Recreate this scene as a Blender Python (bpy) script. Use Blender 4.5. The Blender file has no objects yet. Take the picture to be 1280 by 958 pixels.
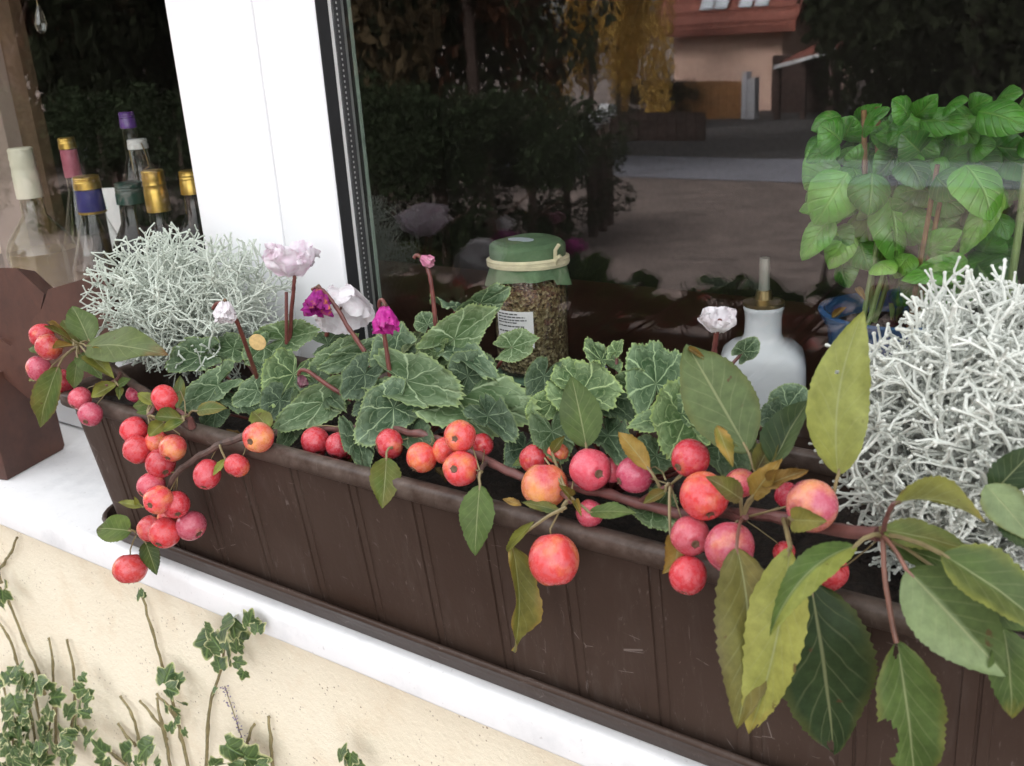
import bpy, math, random
from mathutils import Vector, Matrix, noise

# ------------------------------------------------------------------ camera, sky, sun, exposure
sc = bpy.context.scene
CAM = Vector((0.54443, -0.46635, 0.43705))
RX = Vector((0.82254801, 0.56561745, -0.05909036))      # camera right, in world axes
RD = Vector((0.14349886, -0.30697276, -0.94083782))     # camera down
RF = Vector((-0.55029342, 0.76540487, -0.3336653))      # camera forward
FPX = 1230.98
cam_d = bpy.data.cameras.new('camera'); cam_o = bpy.data.objects.new('camera', cam_d)
sc.collection.objects.link(cam_o)
cam_d.sensor_width = 36; cam_d.lens = FPX/1280*36; cam_d.clip_start = 0.02; cam_d.clip_end = 2000
M3 = Matrix((RX, -RD, -RF)).transposed()
cam_o.matrix_world = Matrix.Translation(CAM) @ M3.to_4x4()
sc.camera = cam_o
cam_d.dof.use_dof = True; cam_d.dof.focus_distance = 0.74; cam_d.dof.aperture_fstop = 16.0
sc.render.resolution_x = 1024; sc.render.resolution_y = 766

SUN_EL, SUN_AZ = 42, 100     # azimuth: direction towards the sun, degrees from +X
world = bpy.data.worlds.new('World'); sc.world = world; world.use_nodes = True
nt = world.node_tree; nt.nodes.clear()
sky = nt.nodes.new('ShaderNodeTexSky'); sky.sky_type = 'NISHITA'; sky.sun_disc = False
sky.sun_elevation = math.radians(SUN_EL); sky.sun_rotation = math.radians(90 - SUN_AZ)
sky.dust_density = 4.0; sky.air_density = 1.0; sky.ozone_density = 1.0
hs = nt.nodes.new('ShaderNodeHueSaturation'); hs.inputs['Saturation'].default_value = 0.10
bg = nt.nodes.new('ShaderNodeBackground'); bg.inputs['Strength'].default_value = 0.15
wo = nt.nodes.new('ShaderNodeOutputWorld')
nt.links.new(sky.outputs[0], hs.inputs['Color']); nt.links.new(hs.outputs[0], bg.inputs[0]); nt.links.new(bg.outputs[0], wo.inputs[0])
sl = bpy.data.lights.new('sun', 'SUN'); sl.energy = 1.2; sl.angle = math.radians(15); sl.color = (1.0, 0.96, 0.9)
so = bpy.data.objects.new('sun', sl); sc.collection.objects.link(so)
e, a = math.radians(SUN_EL), math.radians(SUN_AZ)
sdir = Vector((math.cos(e)*math.cos(a), math.cos(e)*math.sin(a), math.sin(e)))
so.rotation_euler = sdir.to_track_quat('Z', 'Y').to_euler(); so.location = (0, -4, 6)
sc.view_settings.view_transform = 'Standard'; sc.view_settings.look = 'None'
sc.view_settings.gamma = 1; sc.view_settings.use_curve_mapping = False
sc.view_settings.exposure = 2.85
sc.render.engine = 'CYCLES'
sc.cycles.max_bounces = 7; sc.cycles.diffuse_bounces = 3; sc.cycles.glossy_bounces = 3; sc.cycles.transparent_max_bounces = 20

# ------------------------------------------------------------------ helpers
rnd = random.Random(7)
V = Vector
GY = 0.172                                     # plane of the window glass
def ray(px, py):
    return (RX*(px-640) + RD*(py-479) + RF*FPX).normalized()
def at(px, py, y):                            # point on the vertical plane at depth y seen at a pixel
    r = ray(px, py); return CAM + r*((y-CAM.y)/r.y)
def atz(px, py, z):
    r = ray(px, py); return CAM + r*((z-CAM.z)/r.z)
def mir(px, py, Y):                           # point in the street that the glass shows at a pixel
    p = at(px, py, 2*GY - Y); return V((p.x, Y, p.z))
def mpp(P): return (P-CAM).dot(RF)/FPX        # metres in one pixel at a point
def lerp(a, b, t): return a + (b-a)*t
def mixc(a, b, t): return tuple(a[i] + (b[i]-a[i])*t for i in range(3))

class MB:
    def __init__(s): s.v = []; s.f = []; s.c = None; s.uv = None
    def add(s, vs, fs):
        n = len(s.v); s.v += [V(p) for p in vs]; s.f += [tuple(i+n for i in f) for f in fs]; return n
    def box(s, a, b):
        x0, y0, z0 = a; x1, y1, z1 = b
        s.add([(x0,y0,z0),(x1,y0,z0),(x1,y1,z0),(x0,y1,z0),(x0,y0,z1),(x1,y0,z1),(x1,y1,z1),(x0,y1,z1)],
              [(0,3,2,1),(4,5,6,7),(0,1,5,4),(1,2,6,5),(2,3,7,6),(3,0,4,7)]); return s
    def prism(s, poly, off):                  # planar polygon pushed along off
        n = len(poly); off = V(off)
        s.add([V(p) for p in poly] + [V(p)+off for p in poly],
              [tuple(range(n))[::-1], tuple(range(n, 2*n))] + [(i, (i+1) % n, n+(i+1) % n, n+i) for i in range(n)]); return s
    def tube(s, pts, rad, sides=6, caps=True):
        pts = [V(p) for p in pts]
        if not hasattr(rad, '__len__'): rad = [rad]*len(pts)
        t = (pts[1]-pts[0]).normalized(); ref = V((0.3, 0.5, 0.8)) if abs(t.dot(V((0.3,0.5,0.8)))) < 0.9 else V((1,0,0))
        u = t.cross(ref).normalized(); n0 = len(s.v); k = len(pts)
        for i, p in enumerate(pts):
            t = (pts[min(i+1, k-1)] - pts[max(i-1, 0)])
            if t.length < 1e-9: t = V((0,0,1))
            t.normalize(); u = (u - t*u.dot(t)); u = u.normalized() if u.length > 1e-6 else t.orthogonal().normalized(); w = t.cross(u)
            for j in range(sides):
                an = 2*math.pi*j/sides; s.v.append(p + (u*math.cos(an) + w*math.sin(an))*rad[i])
        for i in range(k-1):
            for j in range(sides):
                a_ = n0+i*sides+j; b_ = n0+i*sides+(j+1) % sides; s.f.append((a_, b_, b_+sides, a_+sides))
        if caps:
            s.f.append(tuple(n0+j for j in range(sides))[::-1]); s.f.append(tuple(n0+(k-1)*sides+j for j in range(sides)))
        return s
    def lathe(s, prof, n=32, o=(0,0,0), axis=(0,0,1), xs=1.0, ys=1.0):     # prof: (r, h) pairs
        o = V(o); ax = V(axis).normalized(); q = V((0,0,1)).rotation_difference(ax); n0 = len(s.v)
        for r, h in prof:
            for j in range(n):
                an = 2*math.pi*j/n; s.v.append(o + q @ V((r*math.cos(an)*xs, r*math.sin(an)*ys, h)))
        for i in range(len(prof)-1):
            for j in range(n):
                a_ = n0+i*n+j; b_ = n0+i*n+(j+1) % n; s.f.append((a_, b_, b_+n, a_+n))
        s.f.append(tuple(n0+j for j in range(n))[::-1]); s.f.append(tuple(n0+(len(prof)-1)*n+j for j in range(n)))
        return s
    def loft(s, rings, cap0=True, cap1=True):
        n0 = len(s.v); n = len(rings[0])
        for r in rings: s.v += [V(p) for p in r]
        for i in range(len(rings)-1):
            for j in range(n):
                a_ = n0+i*n+j; b_ = n0+i*n+(j+1) % n; s.f.append((a_, b_, b_+n, a_+n))
        if cap0: s.f.append(tuple(n0+j for j in range(n))[::-1])
        if cap1: s.f.append(tuple(n0+(len(rings)-1)*n+j for j in range(n)))
        return s
    def mesh(s, name, off=V((0,0,0)), smooth=True, sharp=None):
        me = bpy.data.meshes.new(name)
        me.from_pydata([tuple(p-off) for p in s.v], [], s.f)
        if s.uv:
            ul = me.uv_layers.new(name='UVMap'); vi = [0]*len(me.loops); me.loops.foreach_get('vertex_index', vi)
            flat = []
            for i in vi: flat += s.uv[i]
            ul.data.foreach_set('uv', flat)
        if s.c:
            at_ = me.color_attributes.new('Col', 'FLOAT_COLOR', 'POINT'); flat = []
            for c in s.c: flat += [c[0], c[1], c[2], 1.0]
            at_.data.foreach_set('color', flat)
        if smooth:
            me.polygons.foreach_set('use_smooth', [True]*len(me.polygons))
            if sharp is not None: me.set_sharp_from_angle(angle=math.radians(sharp))
        me.update(); return me

def wloc(p):
    l = V((0,0,0))
    while p is not None: l += p.location; p = p.parent
    return l
def obj(name, mb, mat, parent=None, smooth=True, sharp=40, loc=None):
    off = wloc(parent) if parent else V(loc if loc else (0,0,0))
    me = mb.mesh(name, off, smooth, sharp)
    if mat: me.materials.append(mat)
    o = bpy.data.objects.new(name, me); sc.collection.objects.link(o)
    if parent: o.parent = parent
    else: o.location = off
    return o
def inst(name, me, mw, parent):               # a mesh shared between alike pieces, placed by a world matrix
    o = bpy.data.objects.new(name, me); sc.collection.objects.link(o); o.parent = parent
    o.matrix_local = Matrix.Translation(-wloc(parent)) @ mw
    return o
def tag(o, label=None, cat=None, group=None, kind=None):
    if label: o['label'] = label
    if cat: o['category'] = cat
    if group: o['group'] = group
    if kind: o['kind'] = kind
    return o
def thing(name, label, cat, loc=(0,0,0), group=None):
    o = bpy.data.objects.new(name, None); sc.collection.objects.link(o); o.location = V(loc); o.empty_display_size = 0.02
    return tag(o, label, cat, group)

# ------------------------------------------------------------------ materials
class NT:
    def __init__(s, name):
        s.m = bpy.data.materials.new(name); s.m.use_nodes = True; s.t = s.m.node_tree
        s.b = s.t.nodes['Principled BSDF']; s.o = s.t.nodes['Material Output']
    def n(s, typ, **kw):
        x = s.t.nodes.new('ShaderNode'+typ)
        for k, v in kw.items():
            if k in x.inputs: x.inputs[k].default_value = v
            else: setattr(x, k, v)
        return x
    def l(s, a, b): s.t.links.new(a, b)
    def setp(s, **kw):
        for k, v in kw.items():
            k = k.replace('_', ' ')
            s.b.inputs[k].default_value = (*v, 1) if isinstance(v, tuple) and len(v) == 3 else v
    def coord(s, kind='Object'): return s.n('TexCoord').outputs[kind]
    def noise(s, scale, detail=4, rough=0.55, vec=None, dist=0.0):
        x = s.n('TexNoise'); x.inputs['Scale'].default_value = scale; x.inputs['Detail'].default_value = detail
        x.inputs['Roughness'].default_value = rough; x.inputs['Distortion'].default_value = dist
        s.l(vec if vec else s.coord(), x.inputs['Vector']); return x.outputs['Fac']
    def ramp(s, fac, stops, interp='LINEAR'):
        x = s.n('ValToRGB'); x.color_ramp.interpolation = interp; els = x.color_ramp.elements
        while len(els) < len(stops): els.new(0.5)
        for e_, (p, c) in zip(els, stops):
            e_.position = p; e_.color = (*c, 1) if isinstance(c, tuple) else (c, c, c, 1)
        s.l(fac, x.inputs[0]); return x.outputs[0]
    def mix(s, fac, a, b, blend='MIX'):
        x = s.n('Mix'); x.data_type = 'RGBA'; x.blend_type = blend
        for i, v in ((0, fac), (6, a), (7, b)):
            if hasattr(v, 'is_output'): s.l(v, x.inputs[i])
            elif isinstance(v, tuple): x.inputs[i].default_value = (*v, 1)
            else: x.inputs[i].default_value = v
        return x.outputs[2]
    def math(s, op, a, b=None, c=None):
        x = s.n('Math'); x.operation = op
        for i, v in enumerate((a, b, c)):
            if v is None: continue
            if hasattr(v, 'is_output'): s.l(v, x.inputs[i])
            else: x.inputs[i].default_value = v
        return x.outputs[0]
    def bump(s, h, strength=0.3, dist=0.001):
        x = s.n('Bump'); x.inputs['Strength'].default_value = strength; x.inputs['Distance'].default_value = dist
        s.l(h, x.inputs['Height']); s.l(x.outputs[0], s.b.inputs['Normal'])
    def col(s, c):
        if hasattr(c, 'is_output'): s.l(c, s.b.inputs['Base Color'])
        else: s.b.inputs['Base Color'].default_value = (*c, 1)
    def translucent(s, fac, c):
        t = s.n('BsdfTranslucent'); mx = s.n('MixShader'); mx.inputs[0].default_value = fac
        if hasattr(c, 'is_output'): s.l(c, t.inputs[0])
        else: t.inputs[0].default_value = (*c, 1)
        s.l(s.b.outputs[0], mx.inputs[1]); s.l(t.outputs[0], mx.inputs[2]); s.l(mx.outputs[0], s.o.inputs[0])

def simple(name, c, rough=0.5, var=0.15, scale=40, bump=0.0, bscale=200, bdist=0.0005, **kw):
    m = NT(name); f = m.noise(scale, 5)
    m.col(m.ramp(f, [(0.3, tuple(x*(1-var) for x in c)), (0.7, tuple(min(1, x*(1+var)) for x in c))]))
    m.setp(Roughness=rough, **kw)
    if bump: m.bump(m.noise(bscale, 6), bump, bdist)
    return m.m
MAT = {}

m = NT('brown_plastic'); n1 = m.noise(9, 6); n2 = m.noise(160, 4)
base = m.ramp(n1, [(0.3, (0.038, 0.022, 0.0155)), (0.75, (0.058, 0.037, 0.0275))])
st = m.n('Mapping'); st.inputs['Scale'].default_value = (3.0, 3.0, 0.7); m.l(m.coord(), st.inputs['Vector'])
scr = m.ramp(m.noise(55, 9, 0.75, st.outputs[0], 1.5), [(0.60, 0.0), (0.68, 0.5)])
geo = m.n('NewGeometry'); pz = m.n('SeparateXYZ'); m.l(geo.outputs['Position'], pz.inputs[0])
up = m.ramp(pz.outputs[2], [(0.142, 0.0), (0.152, 1.0)])
dust = m.math('MULTIPLY', up, m.ramp(m.noise(70, 8, 0.7), [(0.35, 0.0), (0.75, 0.9)]))
c1 = m.mix(scr, base, (0.20, 0.165, 0.15)); c2 = m.mix(dust, c1, (0.15, 0.115, 0.095))
sm = m.n('Mapping'); sm.inputs['Scale'].default_value = (60.0, 60.0, 5.0); m.l(m.coord(), sm.inputs['Vector'])
strk = m.math('MULTIPLY', m.ramp(m.noise(1.6, 7, 0.7, sm.outputs[0], 0.6), [(0.52, 0.0), (0.72, 0.40)]), m.ramp(n1, [(0.4, 0.2), (0.65, 1.0)]))
c2 = m.mix(strk, c2, (0.11, 0.088, 0.075))
sk = m.n('TexVoronoi'); sk.feature = 'DISTANCE_TO_EDGE'; sk.inputs['Scale'].default_value = 26; skm = m.n('Mapping'); skm.inputs['Scale'].default_value = (0.9, 1.0, 1.7); skm.inputs['Rotation'].default_value = (0, 0.5, 0); m.l(m.coord(), skm.inputs['Vector']); m.l(skm.outputs[0], sk.inputs['Vector'])
skf = m.math('MULTIPLY', m.ramp(sk.outputs['Distance'], [(0.004, 1.0), (0.012, 0.0)]), m.ramp(m.noise(38, 3), [(0.62, 0.0), (0.66, 0.6)]))
c2 = m.mix(skf, c2, (0.24, 0.20, 0.18))
m.col(c2); m.b.inputs['Specular IOR Level'].default_value = 0.32; m.l(m.ramp(n1, [(0.3, 0.36), (0.7, 0.58)]), m.b.inputs['Roughness'])
m.bump(m.noise(300, 5), 0.25, 0.0006); MAT['plastic'] = m.m

m = NT('rust_metal'); n1 = m.noise(14, 7, 0.65); n2 = m.noise(90, 6, 0.7)
c1 = m.ramp(n1, [(0.3, (0.046, 0.018, 0.012)), (0.55, (0.082, 0.033, 0.022)), (0.75, (0.108, 0.044, 0.026))])
m.col(m.mix(m.ramp(n2, [(0.55, 0.0), (0.75, 0.6)]), c1, (0.035, 0.018, 0.014))); m.setp(Roughness=0.62); m.bump(n2, 0.35, 0.001); MAT['rust'] = m.m

m = NT('sill_stone'); n1 = m.noise(22, 8, 0.65); n2 = m.noise(220, 4)
c1 = m.ramp(n1, [(0.25, (0.68, 0.68, 0.68)), (0.5, (0.82, 0.815, 0.81)), (0.75, (0.86, 0.855, 0.85))])
m.col(m.mix(m.ramp(n2, [(0.66, 0.0), (0.74, 0.35)]), c1, (0.30, 0.27, 0.24))); m.setp(Roughness=0.55); m.bump(m.noise(130, 6), 0.25, 0.0007); MAT['sill'] = m.m

m = NT('stucco'); n1 = m.noise(30, 6); n3 = m.noise(6, 6)
c1 = m.ramp(n3, [(0.3, (0.83, 0.74, 0.57)), (0.7, (0.90, 0.82, 0.65))])
vo = m.n('TexVoronoi'); vo.inputs['Scale'].default_value = 190; m.l(m.coord(), vo.inputs['Vector'])
spk = m.math('MULTIPLY', m.ramp(vo.outputs['Distance'], [(0.12, 1.0), (0.22, 0.0)]), m.ramp(m.noise(30, 4), [(0.52, 0.0), (0.60, 0.8)]))
c1 = m.mix(m.ramp(m.noise(14, 7, 0.7), [(0.5, 0.0), (0.75, 0.45)]), c1, (0.70, 0.52, 0.33)); m.col(m.mix(spk, c1, (0.26, 0.17, 0.10))); m.setp(Roughness=0.9); m.bump(m.noise(170, 8, 0.7), 0.8, 0.0025); MAT['stucco'] = m.m

m = NT('pvc_white'); m.col((0.86, 0.86, 0.87)); m.setp(Roughness=0.28); m.bump(m.noise(60, 3), 0.03, 0.0004); MAT['pvc'] = m.m
MAT['gasket'] = simple('gasket_rubber', (0.012, 0.012, 0.013), 0.6)
m = NT('spacer_metal'); tc = m.coord(); sx = m.n('SeparateXYZ'); m.l(tc, sx.inputs[0])
dz = m.math('ABSOLUTE', m.math('SUBTRACT', m.math('FRACT', m.math('MULTIPLY', sx.outputs[2], 220.0)), 0.5))
dy = m.math('ABSOLUTE', m.math('SUBTRACT', sx.outputs[1], 0.0213)); dot = m.math('MULTIPLY', m.ramp(dz, [(0.15, 1.0), (0.25, 0.0)]), m.ramp(m.math('MULTIPLY', dy, 100.0), [(0.06, 1.0), (0.10, 0.0)]))
m.col(m.mix(dot, (0.085, 0.085, 0.09), (0.75, 0.75, 0.75))); m.setp(Roughness=0.4, Metallic=0.3); MAT['spacer'] = m.m
MAT['glass_edge'] = simple('glass_edge', (0.22, 0.28, 0.24), 0.2)
MAT['alu'] = simple('bare_aluminium', (0.55, 0.57, 0.58), 0.35, Metallic=0.7)

m = NT('window_glass'); m.t.nodes.remove(m.b)
tr = m.n('BsdfTransparent'); tr.inputs[0].default_value = (0.985, 0.985, 0.975, 1); gl = m.n('BsdfGlossy'); gl.inputs['Roughness'].default_value = 0.0
gl.inputs[0].default_value = (1, 1, 1, 1); fr = m.n('LayerWeight')
fac = m.math('ADD', m.math('MULTIPLY', m.math('POWER', fr.outputs['Facing'], 5.0), 0.9), 0.052); mx = m.n('MixShader')
m.l(fac, mx.inputs[0]); m.l(tr.outputs[0], mx.inputs[1]); m.l(gl.outputs[0], mx.inputs[2]); m.l(mx.outputs[0], m.o.inputs[0]); MAT['pane'] = m.m

def clear(name, tint, refl=1.0):
    m = NT(name); m.t.nodes.remove(m.b)
    tr = m.n('BsdfTransparent'); tr.inputs[0].default_value = (*tint, 1); gl = m.n('BsdfGlossy'); gl.inputs['Roughness'].default_value = 0.02
    fr = m.n('LayerWeight'); mx = m.n('MixShader'); m.l(m.math('MULTIPLY', m.math('ADD', m.math('MULTIPLY', m.math('POWER', fr.outputs['Facing'], 4.0), 0.9), 0.045), refl), mx.inputs[0])
    m.l(tr.outputs[0], mx.inputs[1]); m.l(gl.outputs[0], mx.inputs[2]); m.l(mx.outputs[0], m.o.inputs[0]); return m.m
MAT['clear'] = clear('clear_glass', (0.95, 0.96, 0.95), 1.2)
MAT['foil'] = clear('clear_wrapper', (0.96, 0.97, 0.96), 2.2)
MAT['green_glass'] = clear('olive_glass', (0.72, 0.73, 0.52), 1.8)
MAT['dark_glass'] = simple('dark_bottle_glass', (0.008, 0.009, 0.008), 0.06)
MAT['amber'] = simple('amber_liquid', (0.24, 0.165, 0.06), 0.15)
MAT['brown_liquid'] = simple('brown_liquid', (0.10, 0.058, 0.034), 0.12)

m = NT('apple_leaf'); att = m.n('Attribute', attribute_name='Col'); uv = m.n('UVMap'); su = m.n('SeparateXYZ'); m.l(uv.outputs[0], su.inputs[0])
av = m.math('ABSOLUTE', su.outputs[1])
rib = m.ramp(av, [(0.018, 1.0), (0.05, 0.0)])
ph = m.math('FRACT', m.math('ADD', m.math('SUBTRACT', m.math('MULTIPLY', su.outputs[0], 7.5), m.math('MULTIPLY', m.math('POWER', av, 0.75), 2.3)), m.math('MULTIPLY', m.noise(28, 3), 1.1)))
sv = m.math('MULTIPLY', m.ramp(m.math('ABSOLUTE', m.math('SUBTRACT', ph, 0.5)), [(0.02, 1.0), (0.09, 0.0)]), m.ramp(av, [(0.5, 1.0), (0.95, 0.0)]))
vein = m.math('MAXIMUM', rib, m.math('MULTIPLY', sv, 0.30))
mot = m.ramp(m.noise(150, 6, 0.65), [(0.3, 0.78), (0.7, 1.2)])
cc = m.mix(1.0, m.mix(1.0, att.outputs[0], mot, 'MULTIPLY'), (1.04, 1.03, 0.78), 'MULTIPLY')
cv = m.mix(0.55, cc, (0.36, 0.38, 0.20))
cc = m.mix(m.math('MULTIPLY', vein, 0.8), cc, cv)
spot = m.ramp(m.noise(95, 3, 0.5), [(0.70, 0.0), (0.735, 0.8)])
cc = m.mix(spot, cc, (0.085, 0.045, 0.022))
m.col(cc); m.setp(Roughness=0.45); m.b.inputs['Specular IOR Level'].default_value = 0.18
hh = m.math('ADD', m.math('MULTIPLY', vein, -0.8), m.math('MULTIPLY', m.noise(500, 4), 0.35)); m.bump(hh, 0.45, 0.0008)
m.translucent(0.22, m.mix(1.0, cc, (1.25, 1.35, 0.6), 'MULTIPLY')); MAT['leaf'] = m.m

m = NT('cyclamen_leaf'); uv = m.n('UVMap'); su = m.n('SeparateXYZ'); m.l(uv.outputs[0], su.inputs[0])
x, y = su.outputs[0], su.outputs[1]                                            # leaf plane, tip towards +y, petiole at 0
at2 = m.n('Attribute', attribute_name='Col'); sc3 = m.n('SeparateColor'); m.l(at2.outputs[0], sc3.inputs[0]); rr = sc3.outputs[0]   # 0 centre .. 1 margin
wob = m.math('MULTIPLY', m.math('SUBTRACT', m.noise(2.6, 3, 0.5, uv.outputs[0]), 0.5), 0.5)
ang = m.math('ADD', m.math('ARCTAN2', x, y), wob)
mv = m.math('ABSOLUTE', m.math('SINE', m.math('MULTIPLY', ang, 3.5)))
mv = m.math('MULTIPLY', mv, m.math('ADD', rr, 0.18))
main = m.ramp(mv, [(0.05, 1.0), (0.13, 0.0)])
side = m.math('ABSOLUTE', m.math('SINE', m.math('MULTIPLY', ang, 3.5)))
fth = m.math('FRACT', m.math('ADD', m.math('SUBTRACT', m.math('MULTIPLY', rr, 4.2), m.math('MULTIPLY', side, 1.0)), m.math('MULTIPLY', m.noise(4.5, 3, 0.5, uv.outputs[0]), 1.6)))
net = m.math('MULTIPLY', m.ramp(m.math('ABSOLUTE', m.math('SUBTRACT', fth, 0.5)), [(0.03, 1.0), (0.13, 0.0)]), m.ramp(rr, [(0.22, 0.0), (0.5, 1.0)]))
edge = m.math('MULTIPLY', m.ramp(rr, [(0.52, 0.0), (0.90, 1.0)]), m.ramp(m.noise(7.0, 4, 0.6, uv.outputs[0]), [(0.3, 0.35), (0.6, 1.0)]))
zone = m.math('MULTIPLY', m.ramp(m.noise(3.0, 5, 0.6, uv.outputs[0]), [(0.4, 0.0), (0.6, 1.0)]), 0.38)
oi = m.n('ObjectInfo')
dark = m.mix(oi.outputs['Random'], (0.020, 0.046, 0.020), (0.044, 0.084, 0.030))
grey = m.mix(oi.outputs['Random'], (0.150, 0.210, 0.150), (0.165, 0.225, 0.125))
pale = (0.34, 0.43, 0.28)
c1 = m.mix(m.math('MAXIMUM', zone, m.math('MULTIPLY', edge, 0.95)), dark, grey)
c1 = m.mix(m.math('MULTIPLY', m.math('MAXIMUM', main, m.math('MULTIPLY', net, 0.38)), 0.7), c1, pale)
c1 = m.mix(m.ramp(rr, [(0.93, 0.0), (1.0, 0.75)]), c1, (0.27, 0.35, 0.15))
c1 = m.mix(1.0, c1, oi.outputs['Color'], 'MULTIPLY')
m.col(c1); m.setp(Roughness=0.50); m.b.inputs['Specular IOR Level'].default_value = 0.20
m.bump(m.math('ADD', m.math('MULTIPLY', m.math('MAXIMUM', main, net), -1.0), m.math('MULTIPLY', m.noise(20, 5, 0.6, uv.outputs[0]), 0.6)), 0.5, 0.0012)
m.translucent(0.12, m.mix(1.0, c1, (1.2, 1.3, 0.6), 'MULTIPLY')); MAT['cyc'] = m.m

m = NT('cyclamen_stalk'); m.col(m.ramp(m.noise(120, 4), [(0.3, (0.10, 0.026, 0.024)), (0.7, (0.17, 0.055, 0.042))])); m.setp(Roughness=0.4); MAT['cstalk'] = m.m
MAT['lstalk'] = simple('leaf_stalk', (0.20, 0.16, 0.075), 0.5, 0.25, 90)
MAT['pstalk'] = simple('pink_leaf_stalk', (0.19, 0.085, 0.06), 0.5, 0.3, 90)

def petal_mat(name, a, b, c):
    m = NT(name); f = m.noise(130, 5, 0.6, None, 0.4)
    cc = m.ramp(f, [(0.3, a), (0.52, b), (0.68, c)]); m.col(cc); m.setp(Roughness=0.55); m.bump(m.noise(400, 4), 0.5, 0.0008); m.translucent(0.3, cc); return m.m
MAT['p_magenta'] = petal_mat('magenta_petal', (0.42, 0.012, 0.22), (0.62, 0.03, 0.36), (0.66, 0.12, 0.42))
MAT['p_wither'] = petal_mat('withered_magenta_petal', (0.36, 0.01, 0.26), (0.34, 0.02, 0.22), (0.55, 0.17, 0.03))
MAT['p_white'] = petal_mat('white_petal', (0.74, 0.66, 0.69), (0.84, 0.80, 0.82), (0.88, 0.87, 0.88))
MAT['p_pink'] = petal_mat('pale_pink_petal', (0.76, 0.58, 0.68), (0.84, 0.75, 0.81), (0.88, 0.84, 0.87))
MAT['p_bud'] = petal_mat('pink_bud_petal', (0.45, 0.10, 0.22), (0.62, 0.24, 0.36), (0.72, 0.45, 0.50))
MAT['p_dark'] = petal_mat('dry_purple_petal', (0.10, 0.03, 0.04), (0.20, 0.07, 0.10), (0.30, 0.18, 0.18))
MAT['calyx'] = simple('dry_calyx', (0.12, 0.065, 0.035), 0.7, 0.4, 200)

m = NT('apple_skin'); oi = m.n('ObjectInfo'); vm = m.n('VectorMath'); vm.operation = 'ADD'; m.l(m.coord(), vm.inputs[0])
sv_ = m.n('VectorMath'); sv_.operation = 'SCALE'; cx_ = m.n('CombineXYZ'); m.l(oi.outputs['Random'], cx_.inputs[0]); cx_.inputs[1].default_value = 0.37; m.l(cx_.outputs[0], sv_.inputs[0]); sv_.inputs['Scale'].default_value = 37.0
m.l(sv_.outputs[0], vm.inputs[1]); vec = vm.outputs[0]
f1 = m.noise(0.85, 3, 0.5, vec); al = oi.outputs['Alpha']
yel = m.ramp(m.math('ADD', f1, m.math('SUBTRACT', al, 0.55)), [(0.40, 0.0), (0.80, 1.0)])
cc = m.mix(yel, oi.outputs['Color'], (0.80, 0.40, 0.11))
stv = m.n('Mapping'); stv.inputs['Scale'].default_value = (7, 7, 1.0); m.l(vec, stv.inputs['Vector'])
cc = m.mix(m.math('MULTIPLY', m.ramp(m.noise(1.6, 5, 0.7, stv.outputs[0]), [(0.45, 0.0), (0.7, 1.0)]), 0.35), cc, (0.40, 0.012, 0.028))
bloom = m.ramp(m.noise(3.2, 6, 0.65, vec), [(0.40, 0.0), (0.72, 0.32)])
cc = m.mix(bloom, cc, (0.62, 0.27, 0.33))
vo = m.n('TexVoronoi'); vo.inputs['Scale'].default_value = 9; m.l(vec, vo.inputs['Vector'])
cc = m.mix(m.math('MULTIPLY', m.ramp(vo.outputs['Distance'], [(0.03, 1.0), (0.08, 0.0)]), 0.12), cc, (0.72, 0.42, 0.26))
m.col(cc); m.l(m.ramp(bloom, [(0.0, 0.20), (0.3, 0.42)]), m.b.inputs['Roughness'])
m.b.inputs['Subsurface Weight'].default_value = 0.12; m.b.inputs['Subsurface Radius'].default_value = (0.004, 0.0015, 0.001)
m.bump(m.noise(5, 4, 0.5, vec), 0.15, 0.0006); MAT['apple'] = m.m
MAT['bark'] = simple('twig_bark', (0.082, 0.050, 0.040), 0.65, 0.45, 140, 0.6, 400, 0.0008)
MAT['redbark'] = simple('red_twig_bark', (0.135, 0.055, 0.048), 0.5, 0.35, 120, 0.4, 350, 0.0006)

m = NT('silver_twig'); f = m.noise(140, 5); oi = m.n('ObjectInfo')
m.col(m.mix(1.0, m.ramp(f, [(0.3, (0.60, 0.63, 0.59)), (0.7, (0.80, 0.81, 0.77))]), oi.outputs['Color'], 'MULTIPLY')); m.setp(Roughness=0.85); m.bump(m.noise(900, 3), 0.4, 0.0005); MAT['silver'] = m.m
MAT['soil'] = simple('potting_soil', (0.020, 0.013, 0.009), 0.95, 0.6, 220, 0.9, 300, 0.004)
MAT['wood_dark'] = simple('dark_wood', (0.035, 0.018, 0.012), 0.35, 0.35, 18)
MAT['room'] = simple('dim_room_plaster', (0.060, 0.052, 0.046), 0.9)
MAT['reveal'] = simple('beige_reveal', (0.27, 0.21, 0.175), 0.8, 0.1, 9)
MAT['tan_wood'] = simple('tan_wood', (0.085, 0.052, 0.030), 0.5, 0.3, 30)

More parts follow.
